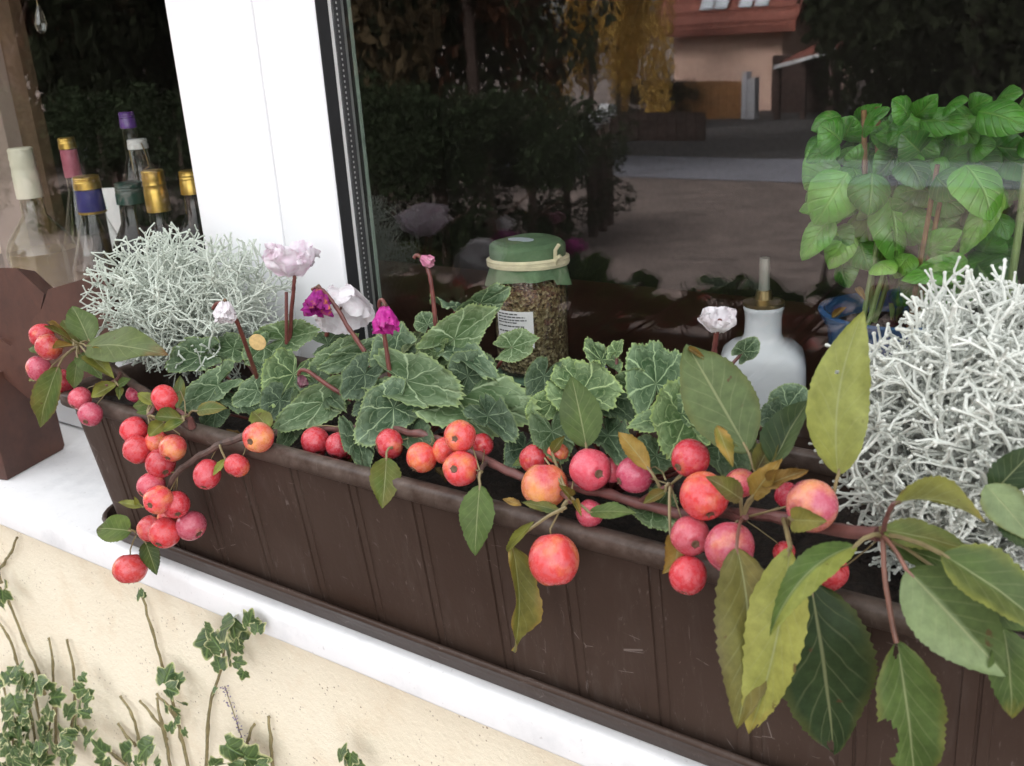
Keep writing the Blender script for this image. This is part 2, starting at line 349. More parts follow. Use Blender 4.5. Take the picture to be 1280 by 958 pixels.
def leaf_col_mat(name, rough=0.4, tl=0.25):
    m = NT(name); att = m.n('Attribute', attribute_name='Col'); uv = m.n('UVMap'); su = m.n('SeparateXYZ'); m.l(uv.outputs[0], su.inputs[0])
    av = m.math('ABSOLUTE', su.outputs[1]); rib = m.ramp(av, [(0.02, 1.0), (0.08, 0.0)])
    ph = m.math('FRACT', m.math('SUBTRACT', m.math('MULTIPLY', su.outputs[0], 6.0), m.math('MULTIPLY', m.math('POWER', av, 0.8), 2.0)))
    s2 = m.ramp(m.math('ABSOLUTE', m.math('SUBTRACT', ph, 0.5)), [(0.04, 1.0), (0.14, 0.0)]); vein = m.math('MAXIMUM', rib, m.math('MULTIPLY', s2, 0.6))
    cc = m.mix(1.0, att.outputs[0], m.ramp(m.noise(90, 4), [(0.3, 0.82), (0.7, 1.18)]), 'MULTIPLY')
    cc = m.mix(m.math('MULTIPLY', vein, 0.3), cc, (0.28, 0.42, 0.12)); m.col(cc); m.setp(Roughness=rough)
    m.bump(m.math('MULTIPLY', vein, -1.0), 0.5, 0.002); m.translucent(tl, m.mix(1.0, cc, (1.2, 1.4, 0.5), 'MULTIPLY')); return m.m
MAT['basil'] = leaf_col_mat('basil_leaf', 0.28, 0.25)
MAT['ivy'] = leaf_col_mat('ivy_leaf', 0.42, 0.15)
MAT['ivystem'] = simple('ivy_stem', (0.21, 0.175, 0.085), 0.7, 0.35, 150, 0.4, 400, 0.0006)
MAT['basilstem'] = simple('basil_stem', (0.17, 0.24, 0.085), 0.5, 0.2, 60)
MAT['stick'] = simple('wood_stick', (0.20, 0.115, 0.05), 0.7, 0.3, 90)
MAT['gold'] = simple('gold_foil', (0.60, 0.40, 0.10), 0.32, 0.2, 60, Metallic=0.85)
MAT['brass'] = simple('brass', (0.35, 0.27, 0.14), 0.3, 0.2, 60, Metallic=0.9)
MAT['ceramic'] = simple('white_ceramic', (0.66, 0.69, 0.72), 0.15, 0.04, 10)

# ------------------------------------------------------------------ large structure: own house wall, sill, window, room
SX0, SX1 = -1.15, 1.6                        # window opening
wall = thing('house_wall', 'cream roughcast house wall below the white window sill', 'wall', (0, 0.012, -1.3))
WY = 0.012
obj('lower_wall', MB().box((-4.5, WY, -1.35), (5, 0.42, -0.032)), MAT['stucco'], wall, False)
obj('upper_wall', MB().box((-4.5, WY, 1.42), (5, 0.42, 3.0)), MAT['stucco'], wall, False)
obj('side_wall', MB().box((-4.5, WY, -0.032), (SX0, 0.42, 1.42)), MAT['stucco'], wall, False)
obj('side_wall', MB().box((SX1, WY, -0.032), (5, 0.42, 1.42)), MAT['stucco'], wall, False)

sill = MB()
prof = [(0.175, 0.0)] + [(-0.005 - 0.008*math.sin(math.pi/2*k/6), -0.008 + 0.008*math.cos(math.pi/2*k/6)) for k in range(7)]
prof += [(-0.013 + 0.004*(1-math.cos(math.pi/2*k/4)), -0.026 - 0.004*math.sin(math.pi/2*k/4)) for k in range(5)] + [(0.175, -0.030)]
NXS = 60; rings = []
for i in range(NXS+1):
    xx = lerp(-1.3, 1.75, i/NXS)
    rings.append([(xx, y_ + 0.0006*noise.noise(V((xx*9, y_*50, z_*50))), z_) for y_, z_ in prof])
sill.loft(rings)
tag(obj('window_sill', sill, MAT['sill'], None, True, 50, (0, 0, -0.03)), 'white stone window sill with rounded edge under the brown planter box', 'window sill')

win = thing('window', 'white framed window with dark panes above the stone sill', 'window', (-0.15, 0.16, 0.0))
FT = 1.40
def prof_box(x0, x1, y0, y1, z0, z1, r=0.004):
    mb = MB(); rings = []
    for z in (z0, z1):
        rings.append([(x0+r, y0, z), (x1-r, y0, z), (x1-0.3*r, y0+0.3*r, z), (x1, y0+r, z), (x1, y1, z), (x0, y1, z), (x0, y0+r, z), (x0+0.3*r, y0+0.3*r, z)])
    return mb.loft(rings)
obj('left_stile', prof_box(-0.271, -0.1545, 0.155, 0.199, 0.004, FT), MAT['pvc'], win)
obj('right_stile', prof_box(-0.1528, -0.0800, 0.1545, 0.199, 0.004, FT), MAT['pvc'], win)
obj('bottom_rail', prof_box(SX0, -0.2712, 0.157, 0.225, 0.004, 0.098), MAT['pvc'], win)
obj('bottom_rail', prof_box(-0.0797, SX1, 0.157, 0.225, 0.004, 0.098), MAT['pvc'], win)
obj('top_rail', prof_box(SX0, SX1, 0.157, 0.225, FT+0.0005, 1.419), MAT['pvc'], win)
obj('gasket', MB().box((-0.0797, 0.158, 0.0985), (-0.0785, 0.1715, FT)), MAT['gasket'], win, False)
obj('spacer_bar', MB().box((-0.0797, 0.1765, 0.0985), (-0.0783, 0.1865, FT)), MAT['spacer'], win, False)
obj('glazing_bead', MB().box((-0.0797, 0.187, 0.0985), (-0.0781, 0.1895, FT)), MAT['alu'], win, False)
obj('dark_gap_strip', MB().box((-0.0797, 0.19, 0.0985), (-0.0786, 0.1945, FT)), MAT['gasket'], win, False)  # black strip puts in the shade of the gap behind the bead
obj('glass_edge', MB().box((-0.0797, 0.195, 0.0985), (-0.0779, 0.1985, FT)), MAT['glass_edge'], win, False)
def pane(x0, x1):
    mb = MB().box((x0, GY, 0.0985), (x1, GY+0.004, FT)); o = obj('glass_pane', mb, MAT['pane'], win, False); return o
pane(-0.0796, SX1); pane(SX0, -0.2715)
obj('outer_stile', prof_box(SX0, SX0+0.07, 0.1535, 0.1565, 0.0985, FT), MAT['pvc'], win)

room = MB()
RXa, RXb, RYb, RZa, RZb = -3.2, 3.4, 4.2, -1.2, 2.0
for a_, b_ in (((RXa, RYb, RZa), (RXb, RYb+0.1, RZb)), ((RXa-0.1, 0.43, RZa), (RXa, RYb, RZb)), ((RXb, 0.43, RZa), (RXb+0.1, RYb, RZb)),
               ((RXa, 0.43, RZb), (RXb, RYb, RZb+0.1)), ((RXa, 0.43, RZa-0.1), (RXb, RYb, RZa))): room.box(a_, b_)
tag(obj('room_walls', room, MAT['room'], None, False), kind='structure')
ISZ = 0.132
tag(obj('interior_sill', MB().box((SX0+0.001, 0.226, 0.095), (SX1-0.001, 0.60, ISZ)), MAT['wood_dark'], None, False, loc=(0, 0.3, ISZ)), 'dark brown wooden window board inside behind the glass', 'window board')
tag(obj('interior_post', MB().box((-1.02, 0.34, ISZ+0.0005), (-0.93, 0.38, 1.35)), MAT['reveal'], None, False, loc=(-0.97, 0.4, ISZ)), 'beige post inside the window behind the bottles', 'post')
tag(obj('wooden_post', MB().box((-0.929, 0.362, ISZ+0.0005), (-0.885, 0.380, 1.35)), MAT['tan_wood'], None, False, loc=(-0.9, 0.4, ISZ)), 'tan wooden post beside the beige post inside', 'post')

# ------------------------------------------------------------------ the street that the panes reflect
def gz(d): return -1.26 - 0.048*min(max(d, 0), 33)
def gpt(px, py):                              # ground point reflected at a pixel
    lo, hi = 1.0, 60.0
    for _ in range(40):
        md = (lo+hi)/2; p = mir(px, py, -md)
        if p.z > gz(md): lo = md
        else: hi = md
    p = mir(px, py, -lo); return V((p.x, p.y, gz(lo)))
MAT['gravel'] = simple('gravel', (0.13, 0.098, 0.088), 0.95, 0.35, 3, 0.8, 60, 0.02)
MAT['asphalt'] = simple('asphalt', (0.15, 0.15, 0.18), 0.8, 0.12, 4)
MAT['dark_band'] = simple('dark_ground', (0.040, 0.036, 0.038), 0.9, 0.2, 2)
MAT['grass'] = simple('grass_verge', (0.06, 0.10, 0.035), 0.9, 0.4, 3)
g = MB(); ys = [WY+0.3, 0, -1, -2, -4, -8, -12, -16, -20, -26, -33, -45, -70, -120, -400]; xs = [-400, -120, -60, -30, -15, -5, 0, 5, 15, 40, 120, 400]
g.add([(x, y, gz(-y)) for y in ys for x in xs], [(j*len(xs)+i+1, j*len(xs)+i, (j+1)*len(xs)+i, (j+1)*len(xs)+i+1) for j in range(len(ys)-1) for i in range(len(xs)-1)])
g.f = [f[::-1] for f in g.f]
def upward(mb):
    f = mb.f[0]; n = (mb.v[f[1]]-mb.v[f[0]]).cross(mb.v[f[2]]-mb.v[f[0]])
    if n.z < 0: mb.f = [q[::-1] for q in mb.f]
    return mb
tag(obj('ground', upward(g), MAT['gravel'], None, False), kind='structure')
def strip(name, x0, x1, d0, d1, mat, lift):
    mb = MB(); ds = sorted({d0, d1} | ({33} if d0 < 33 < d1 else set()))
    mb.add([(x, -d, gz(d)+lift) for d in ds for x in (x0, x1)], [(2*i, 2*i+2, 2*i+3, 2*i+1) for i in range(len(ds)-1)])
    return tag(obj(name, upward(mb), mat, None, False), kind='structure')
rd0 = -gpt(900, 226).y; rd1 = -gpt(900, 198).y
strip('road', -120, 120, rd0, rd1, MAT['asphalt'], 0.012)
far = -gpt(880, 138).y
strip('dark_strip', -14, 30, rd1+0.02, far, MAT['dark_band'], 0.012)  # darker band of ground beyond the road
strip('grass_verge', -120, -14.02, rd1+0.02, rd1+1.6, MAT['grass'], 0.012)

MAT['pink_wall'] = simple('pink_house_plaster', (0.80, 0.54, 0.44), 0.85, 0.06, 1.5)
MAT['roof_tile'] = simple('red_roof_tiles', (0.20, 0.060, 0.042), 0.8, 0.35, 8)
MAT['gate_wood'] = simple('orange_gate_boards', (0.36, 0.17, 0.06), 0.7, 0.25, 3)
MAT['pale_pillar'] = simple('pale_pillar', (0.62, 0.62, 0.68), 0.8)
MAT['sheet'] = simple('pale_roof_sheet', (0.62, 0.63, 0.66), 0.5)
MAT['bg_glass'] = simple('skylight_glass', (0.5, 0.54, 0.60), 0.15)
MAT['plank_dark'] = simple('dark_planks', (0.05, 0.028, 0.024), 0.9, 0.4, 2)

HY = -36.0
def hp(px, py, Y=HY): return mir(px, py, Y)
house = thing('pink_house', 'pink plastered house with red tiled roof across the street', 'house', (hp(910, 100).x, HY, gz(36)))
xa, xb = hp(842, 60).x, hp(978, 60).x; ez = hp(910, 14).z; D = 9.0; rz = ez + 5.2
xl, xr = min(xa, xb), max(xa, xb)
wl = MB(); zb = gz(36)
wl.add([(xl, HY, zb), (xr, HY, zb), (xr, HY, ez), (xl, HY, ez), (xl, HY-D, zb), (xr, HY-D, zb), (xr, HY-D, ez), (xl, HY-D, ez), (xl, HY-D/2, rz), (xr, HY-D/2, rz)],
       [(0,1,2,3), (5,4,7,6), (4,0,3,8,7), (1,5,6,9,2)])
obj('wall', wl, MAT['pink_wall'], house, False)
rf = MB(); ov = 0.7; th = 0.25; sl_ = (rz-ez)/(D/2)
def roofz(y): return ez + sl_*(HY-y) if y >= HY-D/2 else rz - sl_*(HY-D/2-y)
for sgn in (0, 1):
    y0 = HY+ov if sgn == 0 else HY-D-ov; y1 = HY-D/2; z0 = ez - sl_*ov
    rf.prism([(xl-ov, y0, z0), (xr+ov, y0, z0), (xr+ov, y1, rz), (xl-ov, y1, rz)], (0, 0, th))
roof = obj('roof', rf, MAT['roof_tile'], house, False)
for i in range(14):                           # tile courses
    y = lerp(HY+ov-0.1, HY-D/2+0.2, i/13); z = ez+sl_*(HY-y)+th
    obj('tile_course', MB().box((xl-ov, y-0.03, z-0.05), (xr+ov, y+0.05, z+0.06)), MAT['roof_tile'], roof, False)
for px0 in (878, 896, 926, 946):
    x0 = hp(px0, 20).x; pts = []
    for y, zz in ((HY+0.25, 0), (HY-2.4, 0)): pts.append((y, ez+sl_*(HY-y)+th+0.13))
    obj('skylight', MB().prism([(x0, pts[0][0], pts[0][1]), (x0+0.5, pts[0][0], pts[0][1]), (x0+0.5, pts[1][0], pts[1][1]), (x0, pts[1][0], pts[1][1])], (0, 0, 0.06)), MAT['bg_glass'], roof, False)
def slab(name, label, cat, pxs, Y, thick, mat, group=None):
    pts = [mir(x, y, Y) for x, y in pxs]; return tag(obj(name, MB().prism(pts, (0, -thick, 0)), mat, None, False, loc=(sum(p.x for p in pts)/len(pts), Y, min(p.z for p in pts))), label, cat, group)
GYT = -33.0
gate = thing('board_gate', 'orange brown board gate before the pink house', 'gate', (mir(870, 137, GYT).x, GYT, gz(33)))
for i in range(12):
    x0, x1 = 808+i*10.1, 808+i*10.1+9.4; a_, b_ = mir(x0, 102, GYT), mir(x1, 102, GYT)
    obj('board', MB().box((min(a_.x, b_.x), GYT-0.05, gz(33)), (max(a_.x, b_.x), GYT, a_.z)), MAT['gate_wood'], gate, False)
for x0, x1, yt in ((930, 936, 90), (937, 946, 98)):
    a_, b_ = mir(x0, yt, GYT+0.3), mir(x1, yt, GYT+0.3)
    tag(obj('gate_pillar', MB().box((min(a_.x, b_.x), GYT+0.05, gz(32.7)), (max(a_.x, b_.x), GYT+0.5, a_.z)), MAT['pale_pillar'], None, False, loc=(a_.x, GYT+0.3, gz(32.7))), 'pale rendered pillar beside the orange brown gate', 'pillar', 'pillars beside the gate')
fw = thing('brown_fence', 'low dark brown board fence along the far road side', 'fence', (mir(790, 185, -22).x, -22, gz(22)))
for i in range(16):
    x0 = 690+i*12; a_, b_ = mir(x0, 141, -22), mir(x0+11, 141, -22)
    obj('board', MB().box((min(a_.x, b_.x), -22.06, gz(22)-0.02), (max(a_.x, b_.x), -22, a_.z)), MAT['plank_dark'], fw, False)
cp = thing('carport', 'open timber carport with pale roof edge beside the pink house', 'carport', (mir(1005, 130, -32).x, -32, gz(32)))
pts = [mir(967, 82, -32), mir(1045, 61, -32), mir(1045, 65, -32), mir(967, 87, -32)]
obj('roof_edge', MB().prism(pts, (0, -0.12, 0)), MAT['sheet'], cp, False)
obj('roof', MB().prism([p+V((0, -0.13, 0)) for p in pts], (0, -4, 0.5)), MAT['roof_tile'], cp, False)
for px in (972, 1005, 1040):
    p = mir(px, 75, -32.2); obj('post', MB().box((p.x-0.08, -32.4, gz(32.2)), (p.x+0.08, -32.2, p.z)), MAT['plank_dark'], cp, False)
obj('back_wall', MB().box((mir(965, 90, -35).x, -35.2, gz(33)), (mir(1050, 90, -35).x, -35, gz(33)+2)), MAT['plank_dark'], cp, False)

def leaf_card(mb, p, sz, r):
    d = V((r.gauss(0,1), r.gauss(0,1), r.gauss(0,1))).normalized(); u = d.orthogonal().normalized(); w = d.cross(u)
    an = r.random()*6.28; u, w = u*math.cos(an)+w*math.sin(an), w*math.cos(an)-u*math.sin(an)
    mb.add([p-u*sz*0.5, p+w*sz*0.3, p+u*sz*0.5+d*sz*0.15, p-w*sz*0.3], [(0,1,2,3)])
def crown_mesh(name, n, sz, seed, conic=0.0):
    r = random.Random(seed); mb = MB(); cl = [(V((r.gauss(0,0.42), r.gauss(0,0.42), r.uniform(-0.9,0.9))), r.uniform(0.22,0.45)) for _ in range(26)]
    for i in range(n):
        c, rad = r.choice(cl); d = V((r.gauss(0,1), r.gauss(0,1), r.gauss(0,1))).normalized()*rad*(0.6+0.4*r.random()); p = c+d
        if conic: k = 1-conic*(p.z+1)/2.2; p = V((p.x*k, p.y*k, p.z))
        leaf_card(mb, p, sz*r.uniform(0.6,1.4), r)
    return mb.mesh(name, smooth=False)
CR = {}
def tree(name, px, Y, ztop, rad, mat, label, cat, group, zlow=None, conic=0.0, key='a', n=16000, sz=0.058):
    base = mir(px, 100, Y); d = -Y; b = V((base.x, Y, gz(d)))
    zl = b.z + (ztop-b.z)*0.12 if zlow is None else b.z+zlow
    t = thing(name, label, cat, b, group)
    mb = MB(); h = ztop-b.z; trr = max(0.05, rad*0.06)
    mb.tube([b+V((0,0,-0.05)), b+V((0.02,0,h*0.3)), b+V((0.05,0.03,h*0.62)), b+V((0,0,h*0.9))], [trr, trr*0.8, trr*0.5, trr*0.15], 8)
    for k in range(6):
        an = k*1.1; s = b+V((0.02,0,h*(0.25+0.09*k))); mb.tube([s, s+V((math.cos(an)*rad*0.4, math.sin(an)*rad*0.4, h*0.1)), s+V((math.cos(an)*rad*0.75, math.sin(an)*rad*0.75, h*0.22))], [trr*0.4, trr*0.25, trr*0.08], 5)
    obj('trunk', mb, MAT['bark'], t)
    kk = (key, mat.name)
    if kk not in CR: CR[kk] = crown_mesh('crown', n, sz, sum(map(ord, key)), conic); CR[kk].materials.append(mat)
    c = V((b.x, b.y, (zl+ztop)/2)); rot = Matrix.Rotation(rnd.random()*6.28, 4, 'Z')
    inst('crown', CR[kk], Matrix.Translation(c) @ rot @ Matrix.Diagonal((rad/0.9, rad/0.9, (ztop-zl)/2/0.95, 1)), t)
MAT['dk_leaf'] = simple('dark_needles', (0.014, 0.017, 0.009), 1.0, 0.4, 2, Specular_IOR_Level=0.05)
MAT['br_leaf'] = simple('brown_green_leaves', (0.034, 0.024, 0.013), 1.0, 0.4, 2, Specular_IOR_Level=0.05)
MAT['yl_leaf'] = simple('yellow_leaves', (0.52, 0.35, 0.08), 0.7, 0.3, 2)
_t = NT('yellow_leaf_sheets'); _c = _t.ramp(_t.noise(2, 4), [(0.3, (0.52, 0.32, 0.07)), (0.7, (0.74, 0.50, 0.13))]); _t.col(_c); _t.setp(Roughness=0.9); _t.translucent(0.45, _c); MAT['yl_leaf'] = _t.m
MAT['rd_leaf'] = simple('russet_leaves', (0.060, 0.026, 0.015), 1.0, 0.4, 2, Specular_IOR_Level=0.05)
MAT['gr_leaf'] = simple('hedge_leaves', (0.016, 0.023, 0.011), 1.0, 0.4, 3, Specular_IOR_Level=0.05)
TG = 'trees across the street'
for px, Y, zt, rad, mt, lb in (
        (-420, -9, 7, 2.2, 'dk_leaf', 'dark conifer'), (-260, -8, 7, 2.0, 'br_leaf', 'brownish tree'), (-130, -9, 7, 2.2, 'dk_leaf', 'dark conifer'), (20, -8, 7, 2.0, 'br_leaf', 'brownish tree'),
        (120, -9.5, 7, 2.0, 'rd_leaf', 'russet tree'), (230, -10, 8, 2.2, 'dk_leaf', 'dark conifer'), (330, -11, 8, 2.2, 'dk_leaf', 'dark conifer'), (440, -12, 8, 2.2, 'br_leaf', 'brownish tree'),
        (520, -13, 8, 2.2, 'rd_leaf', 'russet tree'), (590, -13, 8, 2.0, 'dk_leaf', 'dark conifer'), (640, -14, 8, 1.5, 'br_leaf', 'brownish tree'), 
        (1150, -26, 9, 2.8, 'dk_leaf', 'dark conifer'), (1215, -24, 9, 2.8, 'dk_leaf', 'dark conifer'), (1290, -22, 9, 3.4, 'dk_leaf', 'dark conifer'), (1420, -20, 9, 3.4, 'dk_leaf', 'dark conifer'), (1030, -60, 12, 4, 'gr_leaf', 'green tree'),
        (930, -64, 12, 4, 'gr_leaf', 'green tree'), (1100, -40, 11, 4.5, 'gr_leaf', 'green tree'), (1230, -34, 11, 4.5, 'dk_leaf', 'dark conifer'), (1380, -32, 11, 4.5, 'dk_leaf', 'dark conifer'),
        (60, -15, 10, 3.2, 'dk_leaf', 'dark conifer'), (210, -16, 10, 3.2, 'br_leaf', 'brownish tree'), (-120, -15, 10, 3.2, 'dk_leaf', 'dark conifer'), (380, -18, 11, 3.5, 'rd_leaf', 'russet tree'), (520, -20, 11, 2.8, 'dk_leaf', 'dark conifer'), (590, -24, 11, 2.4, 'br_leaf', 'brownish tree')):
    tree('reflected_tree', px, Y, zt, rad, MAT[mt], lb + ' standing across the street in front of the window', 'tree', TG + ' ' + lb, key='t'+mt)
for px, Y, zt, rad in ((738, -24, 5.5, 1.2), (772, -25, 6.0, 1.25), (802, -31, 5.0, 0.9)):
    tree('yellow_tree', px, Y, zt, rad, MAT['yl_leaf'], 'yellow autumn tree beside the pink house', 'tree', 'yellow autumn trees', zlow=1.0, key='y')
for px, Y, h in ((475, -6.0, 1.5), (540, -6.2, 1.5), (600, -6.5, 1.5), (655, -7.0, 1.45), (700, -8.0, 1.3), (430, -6.0, 1.6), (380, -6.0, 1.6), (300, -6.0, 1.6), (210, -6.0, 1.6), (110, -6.0, 1.6), (20, -6, 1.6)):
    tree('hedge_bush', px, Y, gz(-Y)+h, 0.65, MAT['gr_leaf'], 'dark green garden bush across the yard', 'bush', 'bushes across the yard', zlow=0.05, key='h', n=9000, sz=0.06)
for px, Y in ((795, -32.2), (845, -32.3)):
    tree('round_bush', px, Y, gz(32)+1.3, 0.75, MAT['gr_leaf'], 'round green bush before the orange brown gate', 'bush', 'bushes before the gate', zlow=0.05, key='h', n=9000, sz=0.06)
MAT['letter'] = simple('grey_metal', (0.35, 0.35, 0.37), 0.4)
for i, (px, py, Y) in enumerate(((737, 155, -8.2), (749, 148, -8.6), (758, 138, -9.0))):
    p = mir(px, py, Y); t = thing('letter_box', 'grey letter box on a dark post by the yard', 'letter box', (p.x, p.y, gz(-Y)), 'letter boxes by the yard')
    obj('post', MB().box((p.x-0.04, p.y-0.04, gz(-Y)), (p.x+0.04, p.y+0.04, p.z-0.06)), MAT['plank_dark'], t, False)
    mb = MB(); ring = [[(p.x+dx, p.y+0.1*math.cos(k*math.pi/8), p.z+0.07*math.sin(k*math.pi/8)) for k in range(9)]+[(p.x+dx, p.y-0.1, p.z-0.06), (p.x+dx, p.y+0.1, p.z-0.06)] for dx in (-0.07, 0.07)]
    obj('box', mb.loft(ring), MAT['letter'], t, True, 40)

# ------------------------------------------------------------------ planter box
BX0, BX1 = -0.288, 0.712
def rrect(x0, x1, y0, y1, r, z, n=6):
    out = []
    for cx, cy, a0 in ((x1-r, y0+r, -90), (x1-r, y1-r, 0), (x0+r, y1-r, 90), (x0+r, y0+r, 180)):
        for k in range(n+1):
            an = math.radians(a0 + 90*k/n); out.append((cx+r*math.cos(an), cy+r*math.sin(an), z))
    return out
planter = thing('planter_box', 'long brown plastic planter box with ribbed front on the white sill', 'planter box', (0.2, 0.07, 0.0))
ZT = 0.145; YF = -0.0135; YB = 0.147
def bsec(t, z, o=0.0, r=0.02):               # t 0 bottom .. 1 top: walls flare outwards
    return rrect(BX0+0.012*(1-t)-o, BX1-0.012*(1-t)+o, lerp(0.0015, YF, t)-o, lerp(0.132, YB, t)+o, r, z)
body = MB().loft([bsec(0, 0.008), bsec(0, 0.014), bsec(0.5, 0.08), bsec(1, ZT), bsec(1, ZT, -0.0025), bsec(0.5, 0.08, -0.0025), bsec(0.02, 0.02, -0.003)])
obj('body', body, MAT['plastic'], planter)
def ringo(o, z, r): return rrect(BX0-o, BX1+o, YF-o, YB+o, r, z)
rim = MB().loft([ringo(0.0005, 0.1442, 0.02), ringo(0.0075, 0.1442, 0.026), ringo(0.0090, 0.1455, 0.028), ringo(0.0088, 0.1535, 0.028), ringo(0.0072, 0.1562, 0.026), ringo(0.0040, 0.1572, 0.023), ringo(-0.0015, 0.1565, 0.019), ringo(-0.0032, 0.1545, 0.017), ringo(-0.0034, 0.1442, 0.017)], False, False)
n = len(rim.v)-28; rim.f += [(j, n+j, n+(j+1) % 28, (j+1) % 28) for j in range(28)]
for v in rim.v:
    v.y += 0.0012*noise.noise(V((v.x*7, 3, 1))); v.z += 0.0010*noise.noise(V((v.x*6, 8, v.y*20)))
obj('rim', rim, MAT['plastic'], planter, True, 60)
for n_ in range(-4, 12):                      # moulded rib bands down the front
    x = n_*0.06; mb = MB()
    for x0, x1, pr in ((x, x+0.0088, 0.0013), (x+0.0094, x+0.0163, 0.0009)):
        a0, a1 = YF+0.0006, 0.0012
        p = lambda xx, zz, o: (xx, lerp(0.0015, YF, (zz-0.014)/(ZT-0.014))-o, zz)
        mb.loft([[p(x0, z, -0.001), p(x0+0.0008, z, pr), p(x1-0.0008, z, pr), p(x1, z, -0.001)] for z in (0.016, 0.06, 0.10, 0.1435)])
    obj('rib', mb, MAT['plastic'], planter, True, 25)
def tr_(o, z, r): return rrect(BX0+0.002-o, BX1-0.002+o, 0.0015-o, 0.14+o, r, z)
tray = MB().loft([tr_(0.001, 0.0008, 0.03), tr_(0.004, 0.0022, 0.033), tr_(0.0085, 0.014, 0.036), tr_(0.0105, 0.0185, 0.038), tr_(0.0128, 0.0205, 0.04), tr_(0.0135, 0.0225, 0.04), tr_(0.0125, 0.0245, 0.04), tr_(0.0108, 0.0250, 0.038), tr_(0.0092, 0.0240, 0.037), tr_(0.0070, 0.012, 0.035), tr_(0.003, 0.004, 0.033)])
obj('drip_tray', tray, MAT['plastic'], planter, True, 50)
soil = MB(); NXs, NYs = 150, 26
for j in range(NYs+1):
    for i in range(NXs+1):
        x = lerp(BX0+0.006, BX1-0.006, i/NXs); y = lerp(YF+0.006, YB-0.006, j/NYs)
        soil.v.append(V((x, y, 0.132 + 0.007*noise.noise(V((x*22, y*22, 0))) + 0.006*noise.noise(V((x*90, y*90, 5))))))
soil.f = [(j*(NXs+1)+i, j*(NXs+1)+i+1, (j+1)*(NXs+1)+i+1, (j+1)*(NXs+1)+i) for j in range(NYs) for i in range(NXs)]
tag(obj('soil', soil, MAT['soil'], planter), kind='stuff')

# ------------------------------------------------------------------ rusty object at the far end of the sill
pot = thing('rusty_planter', 'rust brown metal planter with folded collar at the end of the sill', 'planter', (-0.46, 0.06, 0.0))
P1, P2 = atz(10, 602, 0.0), atz(82, 562, 0.0)
dv = (P2-P1); bk = V((-dv.y, dv.x, 0)).normalized()*0.16
base = [P1+V((0,0,0.0006)), P2+V((0,0,0.0006)), P2+bk+V((0,0,0.0006)), P1+bk+V((0,0,0.0006))]
def inset(pts, k, z):
    c = sum(pts, V((0,0,0)))/len(pts); return [V((lerp(p.x, c.x, k), lerp(p.y, c.y, k), z)) for p in pts]
mb = MB(); mb.loft([inset(base, 0.03, 0.0006), inset(base, 0.0, 0.006), inset(base, 0.02, 0.12)]); obj('body', mb, MAT['rust'], pot, True, 30)
def px_poly(lst): return [at(x, y, d) for x, y, d in lst]
fr_ = [(-70, 405), (0, 424), (13, 433), (52, 386), (60, 362), (132, 341), (150, 420), (110, 500), (35, 498), (0, 468), (-70, 440)]
obj('collar', MB().prism([at(x, y, .052) for x, y in fr_], (-.004, .014, -.002)), MAT['rust'], pot, False)
lf = [(-70, 330), (0, 335), (20, 335), (55, 367), (51, 387), (13, 434), (0, 426), (-70, 407)]
obj('collar_flap', MB().prism([at(x, y, .058) for x, y in lf], (-.02, .03, -.012)), MAT['rust'], pot, False)

